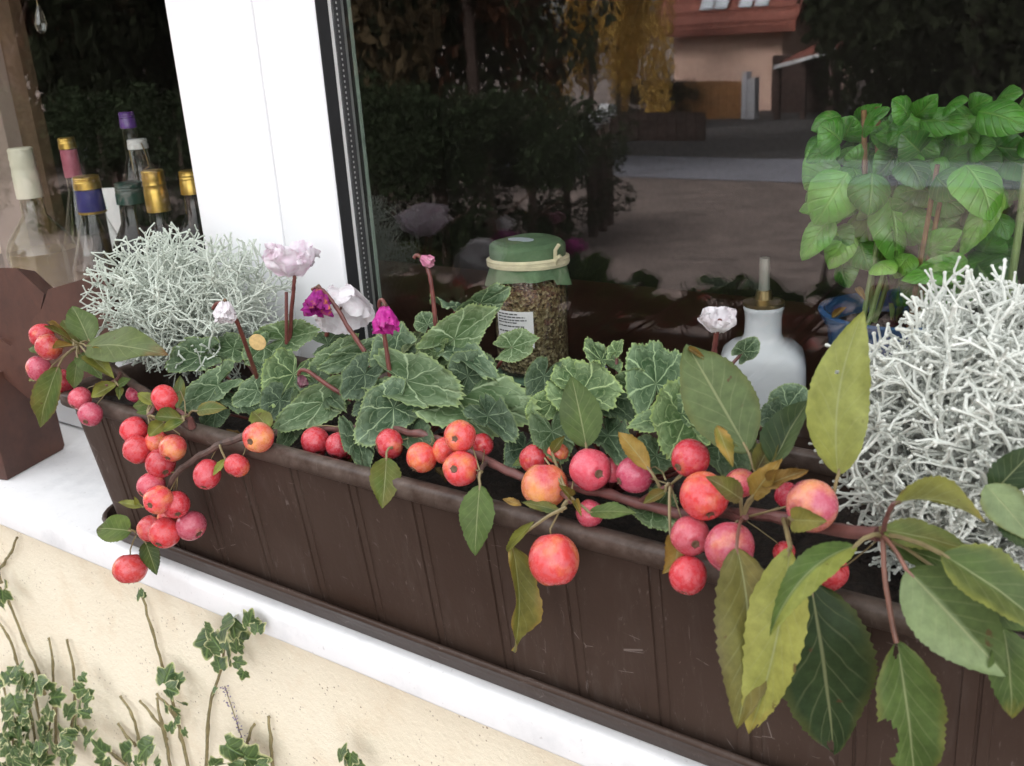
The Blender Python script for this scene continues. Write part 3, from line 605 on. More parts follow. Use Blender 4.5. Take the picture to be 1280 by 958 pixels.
# ------------------------------------------------------------------ silver cushion bushes
def silver_bush(label, c, rad, base, seed, r0, nstem, tint, wig, st_=1.0, bp=0.62):
    r = random.Random(seed); mb = MB(); c = V(c); base = V(base)
    def inside(p):
        d = p-c; return (d.x/rad[0])**2 + (d.y/rad[1])**2 + (d.z/rad[2])**2
    def walk(p, d, rr, steps, depth):
        pts = [p]; bud = []
        for s in range(steps):
            d = (d + V((r.gauss(0,wig), r.gauss(0,wig), r.gauss(0,wig))) + V((0,0,0.04))).normalized(); p = p + d*r.uniform(0.0038, 0.0062)*st_
            q = inside(p); pts.append(p)
            if q > 1.0 + r.uniform(-0.15, 0.35): break
            if r.random() < 0.55:
                sd = (d.orthogonal()); sd.rotate(Matrix.Rotation(r.random()*6.28, 3, d)); sd = (sd+d*.6).normalized(); mb.tube([p, p+sd*rr*1.6, p+sd*rr*r.uniform(2.4, 3.4)], [rr*.75, rr*.8, rr*.45], 4)
            if depth < 3 and r.random() < (bp if depth < 2 else 0.45): bud.append((p, d))
        if len(pts) < 2: return
        k = len(pts); rad_ = [rr*(1-0.25*i/(k-1)) for i in range(k)]
        e_ = (pts[-1]-pts[-2]).normalized(); pts += [pts[-1]+e_*rr*1.1, pts[-1]+e_*rr*2.0]; rad_[-1] *= 1.0; rad_ += [rr*1.15, rr*0.6]
        mb.tube(pts, rad_, 5)
        for q, dd in bud:
            ax = dd.orthogonal().normalized(); ax.rotate(Matrix.Rotation(r.random()*6.28, 3, dd)); d2 = (dd*0.55 + ax*r.uniform(0.6, 1.0)).normalized()
            walk(q, d2, rr*0.86, r.randint(2, 5) if depth < 2 else r.randint(1, 3), depth+1)
    for i in range(nstem):
        th = r.random()*6.283; ph = math.acos(r.uniform(-0.1, 1.0)); d = V((math.sin(ph)*math.cos(th), math.sin(ph)*math.sin(th), math.cos(ph)))
        tgt = c + V((d.x*rad[0], d.y*rad[1], d.z*rad[2])); d = (tgt-base).normalized()
        gb = V((base.x, base.y, max(base.z+.008, c.z-rad[2]*.86))); d = (tgt-gb).normalized()
        walk(gb + d*0.004 + V((r.gauss(0,.008), r.gauss(0,.008), 0)), d, r0, 34, 0)
    t = thing('silver_bush', label, 'bush', base, 'silver cushion bushes in the planter')
    o = obj('twigs', mb, MAT['silver'], t); o.color = (*tint, 1); tag(o, kind='stuff')
    st = obj('stem', MB().tube([base+V((0,0,-0.015)), base+V((0.002,0,0.01)), V((base.x, base.y, c.z-rad[2]*.5))], [0.005, 0.0045, 0.003], 7), MAT['bark'], t)
    return t, len(mb.f)
sb1 = silver_bush('round bush of thin silver grey twigs at the planter end by the rusty planter', (-0.208, 0.080, 0.222), (0.130, 0.062, 0.064), (-0.205, 0.080, 0.135), 11, 0.00104, 54, (0.74, 0.78, 0.72), 0.30, 1.4)
sb2 = silver_bush('dense bright silver white bush beside the pale yellow green leaf', (0.468, 0.072, 0.217), (0.084, 0.070, 0.084), (0.468, 0.072, 0.13), 8, 0.00118, 92, (0.86, 0.86, 0.83), 0.24, 1.1, 0.66)
print('bush faces', sb1[1], sb2[1])

# ------------------------------------------------------------------ leaves
def leaf_mb(base, tip, w, nrm, fold=18, bend=0.06, sway=0.0, curl=0.0, ca=(0.1,0.15,0.05), cb=None, edge=None, half=None, prof='apple', serr=0.05, N=36, M=10, wave=0.02, seed=0, bites=(), blot=0.5, twist=0.0, tipcol=None):
    r = random.Random(seed); ax = tip-base; L = ax.length; ax = ax/L
    n0 = (nrm - ax*nrm.dot(ax)).normalized(); s0 = ax.cross(n0)
    mb = MB(); mb.c = []; mb.uv = []; ph = r.random()*6.28; so_ = V((r.random()*50, r.random()*50, r.random()*50))
    fo = math.radians(fold); cb = cb or ca
    def hw(u):
        if prof == 'apple': return (max(0.0, math.sin(math.pi*min(1, u**0.82)))**0.78)*(1-0.16*u)*1.04
        if prof == 'basil': return (max(0.0, math.sin(math.pi*min(1, u**0.72)))**0.62)*(1-0.15*u**3)
        return max(0.0, math.sin(math.pi*u))**0.8
    teeth = int(L/0.0028)
    for i in range(N+1):
        u = i/N; tw = twist*u; n_ = n0*math.cos(tw)+s0*math.sin(tw); s_ = s0*math.cos(tw)-n0*math.sin(tw)
        c = base + ax*(L*u) + n0*(L*bend*4*u*(1-u)) + s0*(L*sway*4*u*(1-u)); h = w/2*hw(u)
        for j in range(M+1):
            v = -1 + 2*j/M; av = abs(v); hh = h
            if av == 1 and serr: hh = h*(1 + serr*(2*((u*teeth) % 1.0)-1)) - 0.0006*r.random()
            k = fo + curl*av
            off = s_*(hh*v*math.cos(k)) + n_*(hh*av*math.sin(k))
            off += n_*(L*wave*math.sin(u*11+ph+v*1.5)*v*v) + n_*(0.012*L*noise.noise(V((u*4, v*2, ph))))
            mb.v.append(c+off); mb.uv.append((u, v))
            f = 0.5+0.5*noise.noise(V((u*2.2, v*1.1, 0))+so_); f = min(1, max(0, (f-0.5)*2.2+blot))
            col = mixc(ca, cb, f)
            if half is not None and v*half[0] > 0.02: col = mixc(half[1], col, 0.15)
            if edge: col = mixc(col, edge, min(1, max(0, (av-0.72)*3.0 + 0.5*noise.noise(V((u*9, v*3, 7))+so_)))*0.8)
            if tipcol: col = mixc(col, tipcol, min(1, max(0, (u-0.78)*4 + 0.6*noise.noise(V((u*7, v*4, 3))+so_))))
            mb.c.append(col)
    for i in range(N):
        for j in range(M):
            u, v = (i+0.5)/N, -1+2*(j+0.5)/M
            if any(((u-bu)*L)**2 + ((v-bv)*w/2)**2 < (br*(1+0.25*noise.noise(V((u*20, v*9, 1)))))**2 for bu, bv, br in bites): continue
            a_ = i*(M+1)+j; mb.f.append((a_, a_+1, a_+M+2, a_+M+1))
    return mb
SEED = [100]
def leafpx(parent, b, t, wpx, node=None, roll=0, name='leaf', mat='leaf', stalk='lstalk', sr=0.0009, up=0.35, flip=False, **kw):
    """b, t: (px, py, y) of the leaf's base and tip; node: where its stalk springs from"""
    SEED[0] += 1; B, T = at(*b), at(*t); md = (B+T)/2
    nn = ((CAM-md).normalized() + V((0,0,up))).normalized(); ax = (T-B).normalized()
    nn = (nn - ax*nn.dot(ax)).normalized(); nn.rotate(Matrix.Rotation(math.radians(roll), 3, ax))
    if kw.get('curl', 0) > 0.4 and mat == 'leaf': wpx *= 1.4; kw['curl'] *= .7
    mb = leaf_mb(B, T, wpx*mpp(md), nn, seed=SEED[0], **kw)
    o = obj(name, mb, MAT[mat], parent, True, None)
    if node is not None:
        Nn = V(node); m_ = (Nn+B)/2 + V((0, -0.002, 0.004)); e_ = B + (T-B)*0.08 + nn*(T-B).length*(kw.get('bend', .06)*4*.08*.92-0.004)
        obj('leaf_stalk', MB().tube([Nn, lerp(Nn, m_, 0.6), lerp(m_, B, 0.4), B, e_], [sr*1.3, sr, sr, sr, sr*0.7], 6), MAT[stalk], o)
    return o

# ------------------------------------------------------------------ crab apples on their branches
def apple_mesh(k, dtop, dbot, sq, seed):
    r = random.Random(seed); mb = MB(); n, mrow = 36, 22
    for i in range(mrow+1):
        t = math.pi*i/mrow; rr = math.sin(t)*(1+0.05*math.sin(t)**2); z = math.cos(t)*sq
        z -= dtop*math.exp(-(t/0.30)**2); z += dbot*math.exp(-((math.pi-t)/0.27)**2)
        for j in range(n):
            an = 2*math.pi*j/n; lob = 1+0.018*math.cos(5*an+k)*math.sin(t)+0.03*noise.noise(V((math.cos(an)*1.2, math.sin(an)*1.2, z+seed)))
            mb.v.append(V((rr*lob*math.cos(an), rr*lob*math.sin(an), z)))
    mb.f = [(i*n+j, (i+1)*n+j, (i+1)*n+(j+1) % n, i*n+(j+1) % n) for i in range(mrow) for j in range(n)]
    me = mb.mesh('apple'); me.materials.append(MAT['apple']); return me
APM = [apple_mesh(0, .20, .20, 1.06, 1), apple_mesh(1, .16, .15, 0.99, 2), apple_mesh(2, .22, .24, 1.12, 3)]
mb = MB()
mb.lathe([(0.02, -0.84), (0.19, -0.865), (0.225, -0.925), (0.17, -0.955), (0.12, -0.92), (0.02, -0.90)], 12)
for k in range(5):
    an = k*1.2566; d = V((math.cos(an), math.sin(an), 0)); q = V((-d.y, d.x, 0))
    mb.add([d*0.16+q*0.06+V((0,0,-0.93)), d*0.16-q*0.06+V((0,0,-0.93)), d*0.24-q*0.01+V((0,0,-1.02)), d*0.24+q*0.01+V((0,0,-1.02))], [(0,1,2,3)])
CALM = mb.mesh('calyx'); CALM.materials.append(MAT['calyx'])
RED, PINK, ORA, DRK = (0.52, 0.034, 0.040), (0.52, 0.075, 0.115), (0.60, 0.058, 0.052), (0.42, 0.024, 0.044)
def apple(parent, px, py, r, y, node, cal=None, col=RED, yel=0.5, squash=1.0, v=None):
    """cal: direction of the calyx in the picture (dx, dy, towards viewer); None lets it hang away from its stalk"""
    c = at(px, py, y); R_ = r*mpp(c); node = V(node)
    if cal: cd = (RX*cal[0] + RD*cal[1] - RF*cal[2]).normalized()
    else: cd = ((c-node).normalized() + V((rnd.gauss(0,.25), rnd.gauss(0,.25), rnd.gauss(0,.25)))).normalized()
    q = V((0,0,-1)).rotation_difference(cd)
    mw = Matrix.Translation(c) @ q.to_matrix().to_4x4() @ Matrix.Rotation(rnd.random()*6.28, 4, 'Z') @ Matrix.Diagonal((R_*rnd.uniform(.95, 1.04), R_*rnd.uniform(.95, 1.04), R_*squash*rnd.uniform(.95, 1.06), 1))
    o = inst('apple', APM[rnd.randrange(3) if v is None else v], mw, parent)
    j = lambda x: x*rnd.uniform(0.85, 1.15)
    o.color = (j(col[0]), j(col[1]), j(col[2]), yel)
    k = bpy.data.objects.new('calyx', CALM); sc.collection.objects.link(k); k.parent = o
    iv = mw.inverted(); top = V((0,0,0.78)); n_ = iv @ node; ln = n_.length
    mid = V((0,0,1.25)); pts = [top, mid, lerp(mid, n_, 0.5) + V((0,0,0.15)), n_] if ln > 1.7 else [top, V((0.03,0,1.1)), V((0.1,0.02,1.5))]
    s = MB().tube(pts, [0.045, 0.045, 0.045, 0.06], 6) if len(pts) == 4 else MB().tube(pts, [0.05, 0.05, 0.06], 6)
    me = s.mesh('apple_stalk'); me.materials.append(MAT['lstalk']); so_ = bpy.data.objects.new('apple_stalk', me); sc.collection.objects.link(so_); so_.parent = o
    return o
def wiggle(pts, amp, sub=4, seed=0):
    out = []; pts = [V(p) for p in pts]
    for i in range(len(pts)-1):
        p0, p1, p2, p3 = pts[max(i-1,0)], pts[i], pts[i+1], pts[min(i+2,len(pts)-1)]
        for k in range(sub):
            t = k/sub; q = 0.5*((2*p1)+(p2-p0)*t+(2*p0-5*p1+4*p2-p3)*t*t+(3*p1-p0-3*p2+p3)*t**3)
            out.append(q + amp*V((noise.noise(q*90+V((seed,0,0))), noise.noise(q*90+V((0,seed+9,0))), noise.noise(q*90+V((0,0,seed+4))))))
    return out + [pts[-1]]
def taper(n, a, b, r=None): return [lerp(a, b, i/(n-1))*(1+(0.12*math.sin(i*2.7)) ) for i in range(n)]

OL, GRN, DG, YG, PALE, BRN, TAN, GG = (0.125,0.125,0.042), (0.075,0.115,0.042), (0.026,0.046,0.024), (0.23,0.245,0.075), (0.20,0.26,0.165), (0.13,0.075,0.030), (0.30,0.19,0.065), (0.105,0.14,0.075)

# branch at the end by the rusty planter
b1 = thing('crab_apple_branch', 'crab apple twig with two broad leaves at the rusty planter end of the box', 'branch', at(170, 495, 0.0), 'crab apple branches on the planter')
B1 = [at(240, 534, -0.022), at(215, 517, -0.016), at(190, 496, -0.010), at(165, 480, -0.008), at(145, 462, -0.010), at(122, 445, -0.014), at(104, 434, -0.018)]
w_ = wiggle(B1, 0.0015); obj('twig', MB().tube(w_, taper(len(w_), 0.0042, 0.0026), 9), MAT['bark'], b1)
H1 = at(100, 432, -0.02); H2 = at(205, 508, -0.02); H3 = at(185, 520, -0.03); H4 = at(145, 478, -0.02)
obj('spur', MB().tube([at(240, 534, -0.022), at(238, 524, -0.024), at(222, 512, -0.022)], [0.0034, 0.0024, 0.0016], 7), MAT['redbark'], b1)
obj('spur', MB().tube(wiggle([at(190, 496, -0.010), at(193, 510, -0.024), H3], 0.0008), 0.0016, 7), MAT['redbark'], b1)
obj('spur', MB().tube(wiggle([at(150, 466, -0.010), at(146, 474, -0.018), at(132, 482, -0.026)], 0.0008), 0.0016, 7), MAT['redbark'], b1)
apple(b1, 52, 419, 14, -0.012, H1, (-.5,.1,.3), RED, .35); apple(b1, 61, 434, 17, -0.024, H1, (-.6,.5,.2), RED, .45)
apple(b1, 49, 461, 15.5, -0.02, H1, (-.7,.3,.3), PINK, .42); apple(b1, 78, 478, 15, -0.012, H1, None, DRK, .2)
apple(b1, 100, 498, 14, -0.03, H4, (-.4,.7,.4), PINK, .22); apple(b1, 113, 518, 14.5, -0.036, H4, (-.1,.6,.7), PINK, .2)
apple(b1, 206, 499, 17, -0.022, at(232, 518, -0.024), (-.7,.4,.3), RED, .15); apple(b1, 168, 493, 10, -0.004, H2, None, PINK, .3)
apple(b1, 168, 538, 16, -0.030, H3, (-.6,.5,.2), RED, .12); apple(b1, 172, 562, 16.5, -0.038, H3, (-.5,.8,.2), RED, .12)
apple(b1, 216, 560, 17, -0.040, H3, (-.2,.7,.5), ORA, .55); apple(b1, 197, 552, 15, -0.026, H3, None, ORA, .5); apple(b1, 201, 579, 18, -0.036, H3, (.5,.6,.5), RED, .2)
leafpx(b1, (108,433,-.02), (211,444,-.01), 57, H1, fold=6, ca=(.095,.125,.05), cb=GG, tipcol=(.17,.085,.05), roll=-12, serr=.02)
leafpx(b1, (112,428,-.01), (90,383,.0), 40, H1, fold=12, ca=GG, cb=GRN, roll=10); leafpx(b1, (104,432,-.006), (78,400,-.002), 32, H1, fold=10, ca=GRN, cb=OL)
leafpx(b1, (73,458,-.03), (50,535,-.042), 40, H1, fold=14, ca=GRN, cb=OL, edge=(.16,.10,.05), roll=14)
leafpx(b1, (97,448,-.026), (92,486,-.03), 24, H1, fold=22, ca=GRN, cb=GG); leafpx(b1, (100,442,-.02), (128,474,-.026), 30, H1, fold=16, ca=GG, cb=GRN)
leafpx(b1, (110,444,-.024), (143,474,-.03), 30, H1, fold=30, ca=YG, cb=OL, edge=BRN, curl=.5); leafpx(b1, (92,428,-.024), (55,408,-.026), 16, H1, fold=40, ca=BRN, cb=OL, curl=.8)
leafpx(b1, (92,432,-.028), (66,436,-.034), 16, H1, fold=35, ca=BRN, cb=TAN, curl=.7); leafpx(b1, (90,426,-.022), (58,402,-.014), 12, H1, fold=40, ca=TAN, cb=BRN, curl=.6)
leafpx(b1, (52,440,-.02), (36,436,-.02), 12, H1, fold=10, ca=GRN); leafpx(b1, (56,470,-.02), (36,476,-.018), 14, H1, fold=10, ca=YG, cb=OL)
leafpx(b1, (146,480,-.02), (114,497,-.034), 20, H4, fold=25, ca=OL, cb=YG, edge=BRN, curl=.5); leafpx(b1, (148,482,-.022), (164,474,-.02), 14, H4, fold=15, ca=GRN)
leafpx(b1, (150,484,-.02), (149,500,-.03), 13, H4, fold=25, ca=OL, cb=GRN)
leafpx(b1, (222,512,-.022), (226,470,.006), 17, None, fold=20, ca=OL, cb=GG); leafpx(b1, (246,514,-.024), (284,511,-.018), 23, at(236,522,-.023), fold=10, ca=GRN, cb=OL, edge=TAN, roll=-10)
leafpx(b1, (228,524,-.03), (194,521,-.036), 22, at(236,522,-.023), fold=26, ca=OL, cb=GRN, curl=.5); leafpx(b1, (230,526,-.032), (203,540,-.042), 20, at(236,522,-.023), fold=24, ca=GRN, cb=YG, curl=.4)
leafpx(b1, (205,528,-.03), (186,546,-.042), 20, H3, fold=24, ca=YG, cb=OL, curl=.5); leafpx(b1, (190,506,-.02), (166,508,-.026), 18, H3, fold=20, ca=GRN, cb=OL); leafpx(b1, (195,506,-.02), (172,492,-.02), 18, H3, fold=20, ca=YG, cb=OL)
leafpx(b1, (196,512,-.02), (170,516,-.03), 16, H3, fold=26, ca=OL, cb=GRN); 

# branch hanging down the front
b2 = thing('crab_apple_branch', 'crab apple twig hanging down the ribbed planter front with a round brown edged leaf', 'branch', at(302, 545, -0.024), 'crab apple branches on the planter')
B2 = [at(345, 541, 0.0), at(322, 540, -0.012), at(302, 546, -0.027), at(270, 558, -0.034), at(245, 574, -0.038), at(222, 591, -0.040), at(212, 612, -0.040), at(196, 640, -0.036), at(183, 658, -0.036), at(170, 667, -0.038)]
w_ = wiggle(B2, 0.0012); obj('twig', MB().tube(w_, taper(len(w_), 0.0030, 0.0021), 8), MAT['bark'], b2)
H = at(222, 591, -0.041); HB = at(172, 667, -0.038); HA = at(275, 556, -0.034)
apple(b2, 259, 593, 17, -0.042, HA, (-.1,.8,.4), RED, .30); apple(b2, 296, 582, 15.5, -0.034, at(308, 552, -.026), (-.4,.8,.3), RED, .38); apple(b2, 323, 547, 18.5, -0.026, at(345, 541, .0), (-.35,.25,.9), ORA, .55, v=0)
apple(b2, 189, 607, 16.5, -0.046, H, (-.5,.5,.5), PINK, .38); apple(b2, 198, 625, 17.5, -0.056, H, (-.3,.3,.9), ORA, .48, v=0); apple(b2, 220, 631, 16.5, -0.044, H, (.3,.6,.5), RED, .25)
apple(b2, 189, 661, 16, -0.040, HB, None, ORA, .4); apple(b2, 206, 666, 18.5, -0.050, HB, (-.2,.7,.6), RED, .32); apple(b2, 239, 657, 18, -0.036, at(205, 645, -.036), (.6,.5,.3), PINK, .3); apple(b2, 213, 646, 15, -0.034, H, None, ORA, .55)
apple(b2, 163, 711, 20, -0.048, HB, (.05,.9,.1), ORA, .36, .94, v=0)
leafpx(b2, (164,664,-.042), (121,661,-.05), 40, HB, fold=8, ca=(.06,.10,.025), cb=(.10,.14,.035), tipcol=(.06,.04,.03), N=28, prof='basil')
leafpx(b2, (182,678,-.046), (196,719,-.058), 27, HB, fold=12, ca=DG, cb=(.06,.085,.03), edge=(.05,.04,.02)); leafpx(b2, (178,634,-.038), (148,628,-.044), 13, at(196,640,-.036), fold=18, ca=YG, cb=OL); leafpx(b2, (172,632,-.038), (168,621,-.042), 8, None, fold=18, ca=YG)
leafpx(b2, (282,574,-.036), (266,595,-.046), 12, HA, fold=30, ca=(.2,.25,.06), cb=YG); leafpx(b2, (336,536,-.008), (316,515,.01), 28, at(340,541,-.004), fold=10, ca=(.17,.21,.05), cb=OL, prof='basil', N=24)

# long branch lying along the rim
b3 = thing('crab_apple_branch', 'long crab apple branch along the planter rim ending in large drooping leaves', 'branch', at(700, 608, 0.0), 'crab apple branches on the planter')
B3 = [at(400, 536, .030), at(440, 536, .026), (at(500, 538, .020)), at(548, 550, .012), at(590, 566, .006), at(625, 584, .000), at(665, 600, -.004), at(720, 609, -.004), at(780, 622, -.006), at(850, 642, -.010), at(905, 642, -.014), at(965, 646, -.020), at(1030, 660, -.030), at(1098, 668, -.040)]
w_ = wiggle(B3, 0.0018); obj('twig', MB().tube(w_, taper(len(w_), 0.0026, 0.0034), 9), MAT['redbark'], b3)
obj('spur', MB().tube(wiggle([at(610, 578, .002), at(602, 585, -.012), at(598, 596, -.022)], .0006), .0016, 7), MAT['bark'], b3)
obj('spur', MB().tube(wiggle([at(680, 604, -.005), at(705, 618, -.022), at(714, 628, -.028)], .0006), .0018, 7), MAT['redbark'], b3)
obj('spur', MB().tube(wiggle([at(800, 626, -.008), at(826, 612, -.016), at(840, 606, -.018)], .0006), .0016, 7), MAT['redbark'], b3)
obj('spur', MB().tube(wiggle([at(905, 642, -.014), at(925, 650, -.028), at(932, 646, -.032)], .0006), .0020, 7), MAT['redbark'], b3)
N1, N2, N3, N4, N5, N6, HUB = at(430, 535, .026), at(535, 546, .014), at(600, 590, -.018), at(712, 626, -.027), at(838, 606, -.018), at(928, 648, -.03), at(1103, 669, -.041)
apple(b3, 394, 552, 17.5, .012, N1, (.2,.6,.3), RED, .30); apple(b3, 424, 557, 15.5, .010, N1, (-.2,.7,.3), RED, .3); apple(b3, 398, 562, 10, .018, N1, None, DRK, .2); apple(b3, 440, 562, 14, .022, N1, None, DRK, .25)
apple(b3, 487, 555, 18.5, .004, N2, (-.7,.2,.2), RED, .40); apple(b3, 527, 572, 18.5, -.008, N2, (-.4,.6,.2), ORA, .50)
apple(b3, 575, 545, 19.5, -.008, N3, (-.3,.15,.95), ORA, .52, v=2); apple(b3, 558, 563, 17, .002, N3, None, ORA, .5); apple(b3, 576, 586, 21.5, -.018, N3, (-.35,-.05,.93), ORA, .46, v=0); apple(b3, 603, 556, 14, .012, N3, None, RED, .35)
apple(b3, 681, 607, 28, -.018, N4, (.0,.9,.1), ORA, .62); apple(b3, 668, 574, 18, .004, N4, None, RED, .42); apple(b3, 697, 567, 13, .006, N4, None, ORA, .5)
apple(b3, 738, 587, 25.5, -.006, N4, (.35,.15,.92), PINK, .10, v=0); apple(b3, 766, 588, 16, .006, N5, None, PINK, .1); apple(b3, 793, 594, 22.5, -.008, at(832, 600, -.018), (-.8,.3,.2), PINK, .25)
apple(b3, 692, 700, 31, -.042, N4, (.1,.95,.25), ORA, .46, 1.0, v=2); apple(b3, 737, 642, 17, -.012, N4, None, PINK, .3)
apple(b3, 863, 573, 24, -.012, N5, (-.5,.3,.3), RED, .38); apple(b3, 880, 620, 28, -.028, N5, (.15,.75,.6), ORA, .45, v=2); apple(b3, 926, 604, 18, -.012, N6, None, PINK, .5)
apple(b3, 863, 670, 24, -.036, N5, (.1,.3,.9), PINK, .35, v=0); apple(b3, 912, 684, 31, -.044, N6, (.3,.25,.9), PINK, .42, v=0); apple(b3, 860, 719, 22.5, -.044, N6, (-.3,.9,.3), RED, .2)
apple(b3, 1015, 632, 32, -.040, N6, (-.6,.2,.3), PINK, .52, .92); apple(b3, 1036, 716, 22, -.022, HUB, None, RED, .3); apple(b3, 980, 690, 14, -.024, N6, None, RED, .2); apple(b3, 985, 620, 16, -.012, N6, None, DRK, .15)
K = dict
leafpx(b3, (483,572,-.012), (478,636,-.034), 43, at(490,560,-.004), fold=12, ca=(.085,.12,.035), cb=OL, roll=-8)
leafpx(b3, (600,606,-.026), (594,695,-.044), 48, at(602,590,-.02), fold=12, ca=(.085,.13,.05), cb=GRN, roll=8)
leafpx(b3, (640,682,-.044), (642,815,-.05), 62, at(708,634,-.03), fold=44, ca=OL, cb=(.16,.15,.05), edge=TAN, roll=-34, wave=.05, sway=-.02, sr=.0010, stalk='lstalk')
leafpx(b3, (668,652,-.045), (634,690,-.046), 17, None, fold=30, ca=OL, cb=YG, curl=.6)
leafpx(b3, (737,641,-.030), (796,642,-.030), 27, N4, fold=10, ca=(.10,.13,.05), cb=GRN, roll=-14); leafpx(b3, (702,640,-.03), (652,628,-.032), 17, N4, fold=15, ca=(.055,.075,.03), cb=OL)
leafpx(b3, (714,622,-.03), (698,606,-.038), 17, N4, fold=30, ca=OL, cb=BRN, curl=.6); leafpx(b3, (718,626,-.03), (727,646,-.04), 14, N4, fold=35, ca=OL, cb=TAN, curl=.6); leafpx(b3, (652,632,-.026), (628,624,-.028), 12, None, fold=20, ca=TAN, cb=BRN)
leafpx(b3, (733,560,.004), (714,470,.02), 57, at(742,596,-.002), fold=8, ca=(.065,.095,.045), cb=GRN, serr=.02, roll=6); leafpx(b3, (812,588,-.016), (773,540,-.004), 32, at(826,612,-.016), fold=14, ca=TAN, cb=(.24,.165,.05), curl=.3)
leafpx(b3, (832,614,-.02), (804,630,-.028), 24, N5, fold=25, ca=OL, cb=(.16,.12,.05), curl=.4); leafpx(b3, (690,566,.0), (706,545,.006), 16, N4, fold=30, ca=OL, cb=BRN, curl=.5); leafpx(b3, (690,560,.012), (640,583,-.004), 24, None, fold=14, ca=GRN, cb=OL)
leafpx(b3, (838,668,-.034), (828,718,-.048), 40, N5, fold=16, ca=TAN, cb=(.24,.18,.065), edge=BRN, curl=.38, sway=-.25); leafpx(b3, (936,566,-.016), (858,430,.02), 92, at(950,610,-.02), fold=6, ca=(.085,.12,.06), cb=GG, edge=(.10,.11,.045), roll=-6, serr=.02, N=48, M=16)
leafpx(b3, (944,566,-.012), (876,496,.0), 42, None, fold=12, ca=GG, cb=OL, roll=10); leafpx(b3, (896,532,-.03), (916,584,-.036), 30, None, fold=22, ca=TAN, cb=(.2,.19,.06), curl=.38, wave=.08); leafpx(b3, (860,436,.018), (884,452,.012), 14, None, fold=40, ca=TAN, cb=BRN, curl=.6)
leafpx(b3, (966,582,-.02), (1012,500,.0), 66, at(950,620,-.02), fold=40, ca=DG, cb=(.045,.07,.035), half=(1,(.075,.105,.06)), roll=-20); leafpx(b3, (945,590,-.02), (975,535,-.01), 34, None, fold=30, ca=(.07,.055,.035), cb=OL)
leafpx(b3, (940,622,-.036), (976,574,-.034), 40, N6, fold=14, ca=TAN, cb=(.20,.13,.04), curl=.38, wave=.09); leafpx(b3, (956,608,-.036), (1010,588,-.038), 32, N6, fold=18, ca=(.20,.12,.045), cb=BRN, curl=.38, wave=.09); leafpx(b3, (926,624,-.04), (882,596,-.055), 38, N6, fold=16, ca=(.12,.095,.05), cb=OL, curl=.3)
leafpx(b3, (990,650,-.06), (1034,652,-.07), 40, at(985,655,-.03), fold=12, ca=(.21,.19,.06), cb=OL, curl=.3, prof='basil', N=24, roll=20)
leafpx(b3, (921,684,-.062), (921,911,-.098), 96, N6, fold=24, ca=OL, cb=(.13,.115,.055), edge=(.10,.085,.05), half=(-1,(.15,.125,.045)), sway=-.06, roll=-4, N=48, stalk='pstalk')
leafpx(b3, (988,684,-.064), (936,918,-.092), 84, at(980,650,-.03), fold=20, ca=YG, cb=(.27,.275,.095), half=(-1,(.30,.30,.10)), tipcol=(.30,.24,.08), sway=-.05, roll=14, N=48, bites=((.99,-.8,.006),), sr=.0013)
leafpx(b3, (1070,682,-.056), (962,796,-.098), 56, HUB, fold=36, ca=(.075,.125,.045), cb=GRN, half=(-1,(.24,.26,.08)), bend=.16, sway=.12, roll=-10, N=44, sr=.0011)
leafpx(b3, (1013,727,-.046), (1042,942,-.044), 128, at(1020,690,-.035), fold=10, ca=DG, cb=(.034,.056,.028), edge=(.075,.08,.03), bites=((1.0,.18,.010),(.97,-.02,.004)), N=60, M=20, roll=-6)
leafpx(b3, (1133,712,-.062), (1258,846,-.070), 114, HUB, fold=26, ca=(.16,.21,.135), cb=PALE, half=(-1,(.055,.085,.03)), roll=8, N=48, M=14, stalk='pstalk', sr=.0010, serr=.03)
leafpx(b3, (1121,800,-.066), (1144,990,-.074), 98, None, fold=30, ca=(.06,.095,.035), cb=GRN, edge=OL, roll=-8, N=48, M=14, bites=((.05,.2,.004),(.55,1.0,.010)))
obj('leaf_stalk', MB().tube(wiggle([HUB, at(1106,720,-.052), at(1116,780,-.064), at(1121,804,-.067)], .0004), [.0012]*13, 7), MAT['pstalk'], b3)
leafpx(b3, (1117,630,-.062), (1232,655,-.060), 64, HUB, fold=44, ca=OL, cb=(.16,.16,.045), bend=.22, roll=-26, N=44, tipcol=(.2,.16,.05), stalk='redbark', sr=.0011)
leafpx(b3, (1100,662,-.044), (1215,690,-.03), 46, HUB, fold=14, ca=(.10,.135,.05), cb=OL, roll=-14); leafpx(b3, (1110,680,-.04), (1225,720,-.03), 40, HUB, fold=10, ca=(.05,.075,.03), cb=GRN)
leafpx(b3, (1176,692,-.066), (1312,790,-.07), 92, HUB, fold=24, ca=(.07,.10,.05), cb=GRN, half=(1,(.10,.12,.05)), edge=YG, roll=-16, N=44, stalk='lstalk', sr=.0011)
leafpx(b3, (1232,606,-.03), (1292,676,-.04), 56, None, fold=10, ca=(.125,.165,.11), cb=PALE, edge=OL); leafpx(b3, (1240,618,-.02), (1300,556,-.01), 50, None, fold=14, ca=DG, cb=(.03,.05,.02)); leafpx(b3, (1248,640,-.036), (1296,690,-.04), 40, None, fold=14, ca=DG, cb=(.03,.05,.02))
leafpx(b3, (1254,785,-.06), (1264,897,-.066), 72, None, fold=24, ca=(.05,.08,.03), cb=GRN, tipcol=(.17,.16,.05), roll=-20); leafpx(b3, (1205,740,-.04), (1290,790,-.045), 50, HUB, fold=12, ca=(.035,.055,.022), cb=GRN)
leafpx(b3, (1048,594,-.030), (1080,388,-.004), 84, at(1040,640,-.03), fold=22, sway=-.07, ca=(.21,.23,.085), cb=YG, half=(1,(.24,.26,.10)), roll=4, N=48, M=14, bites=((.62,-.25,.0012),), serr=.02)

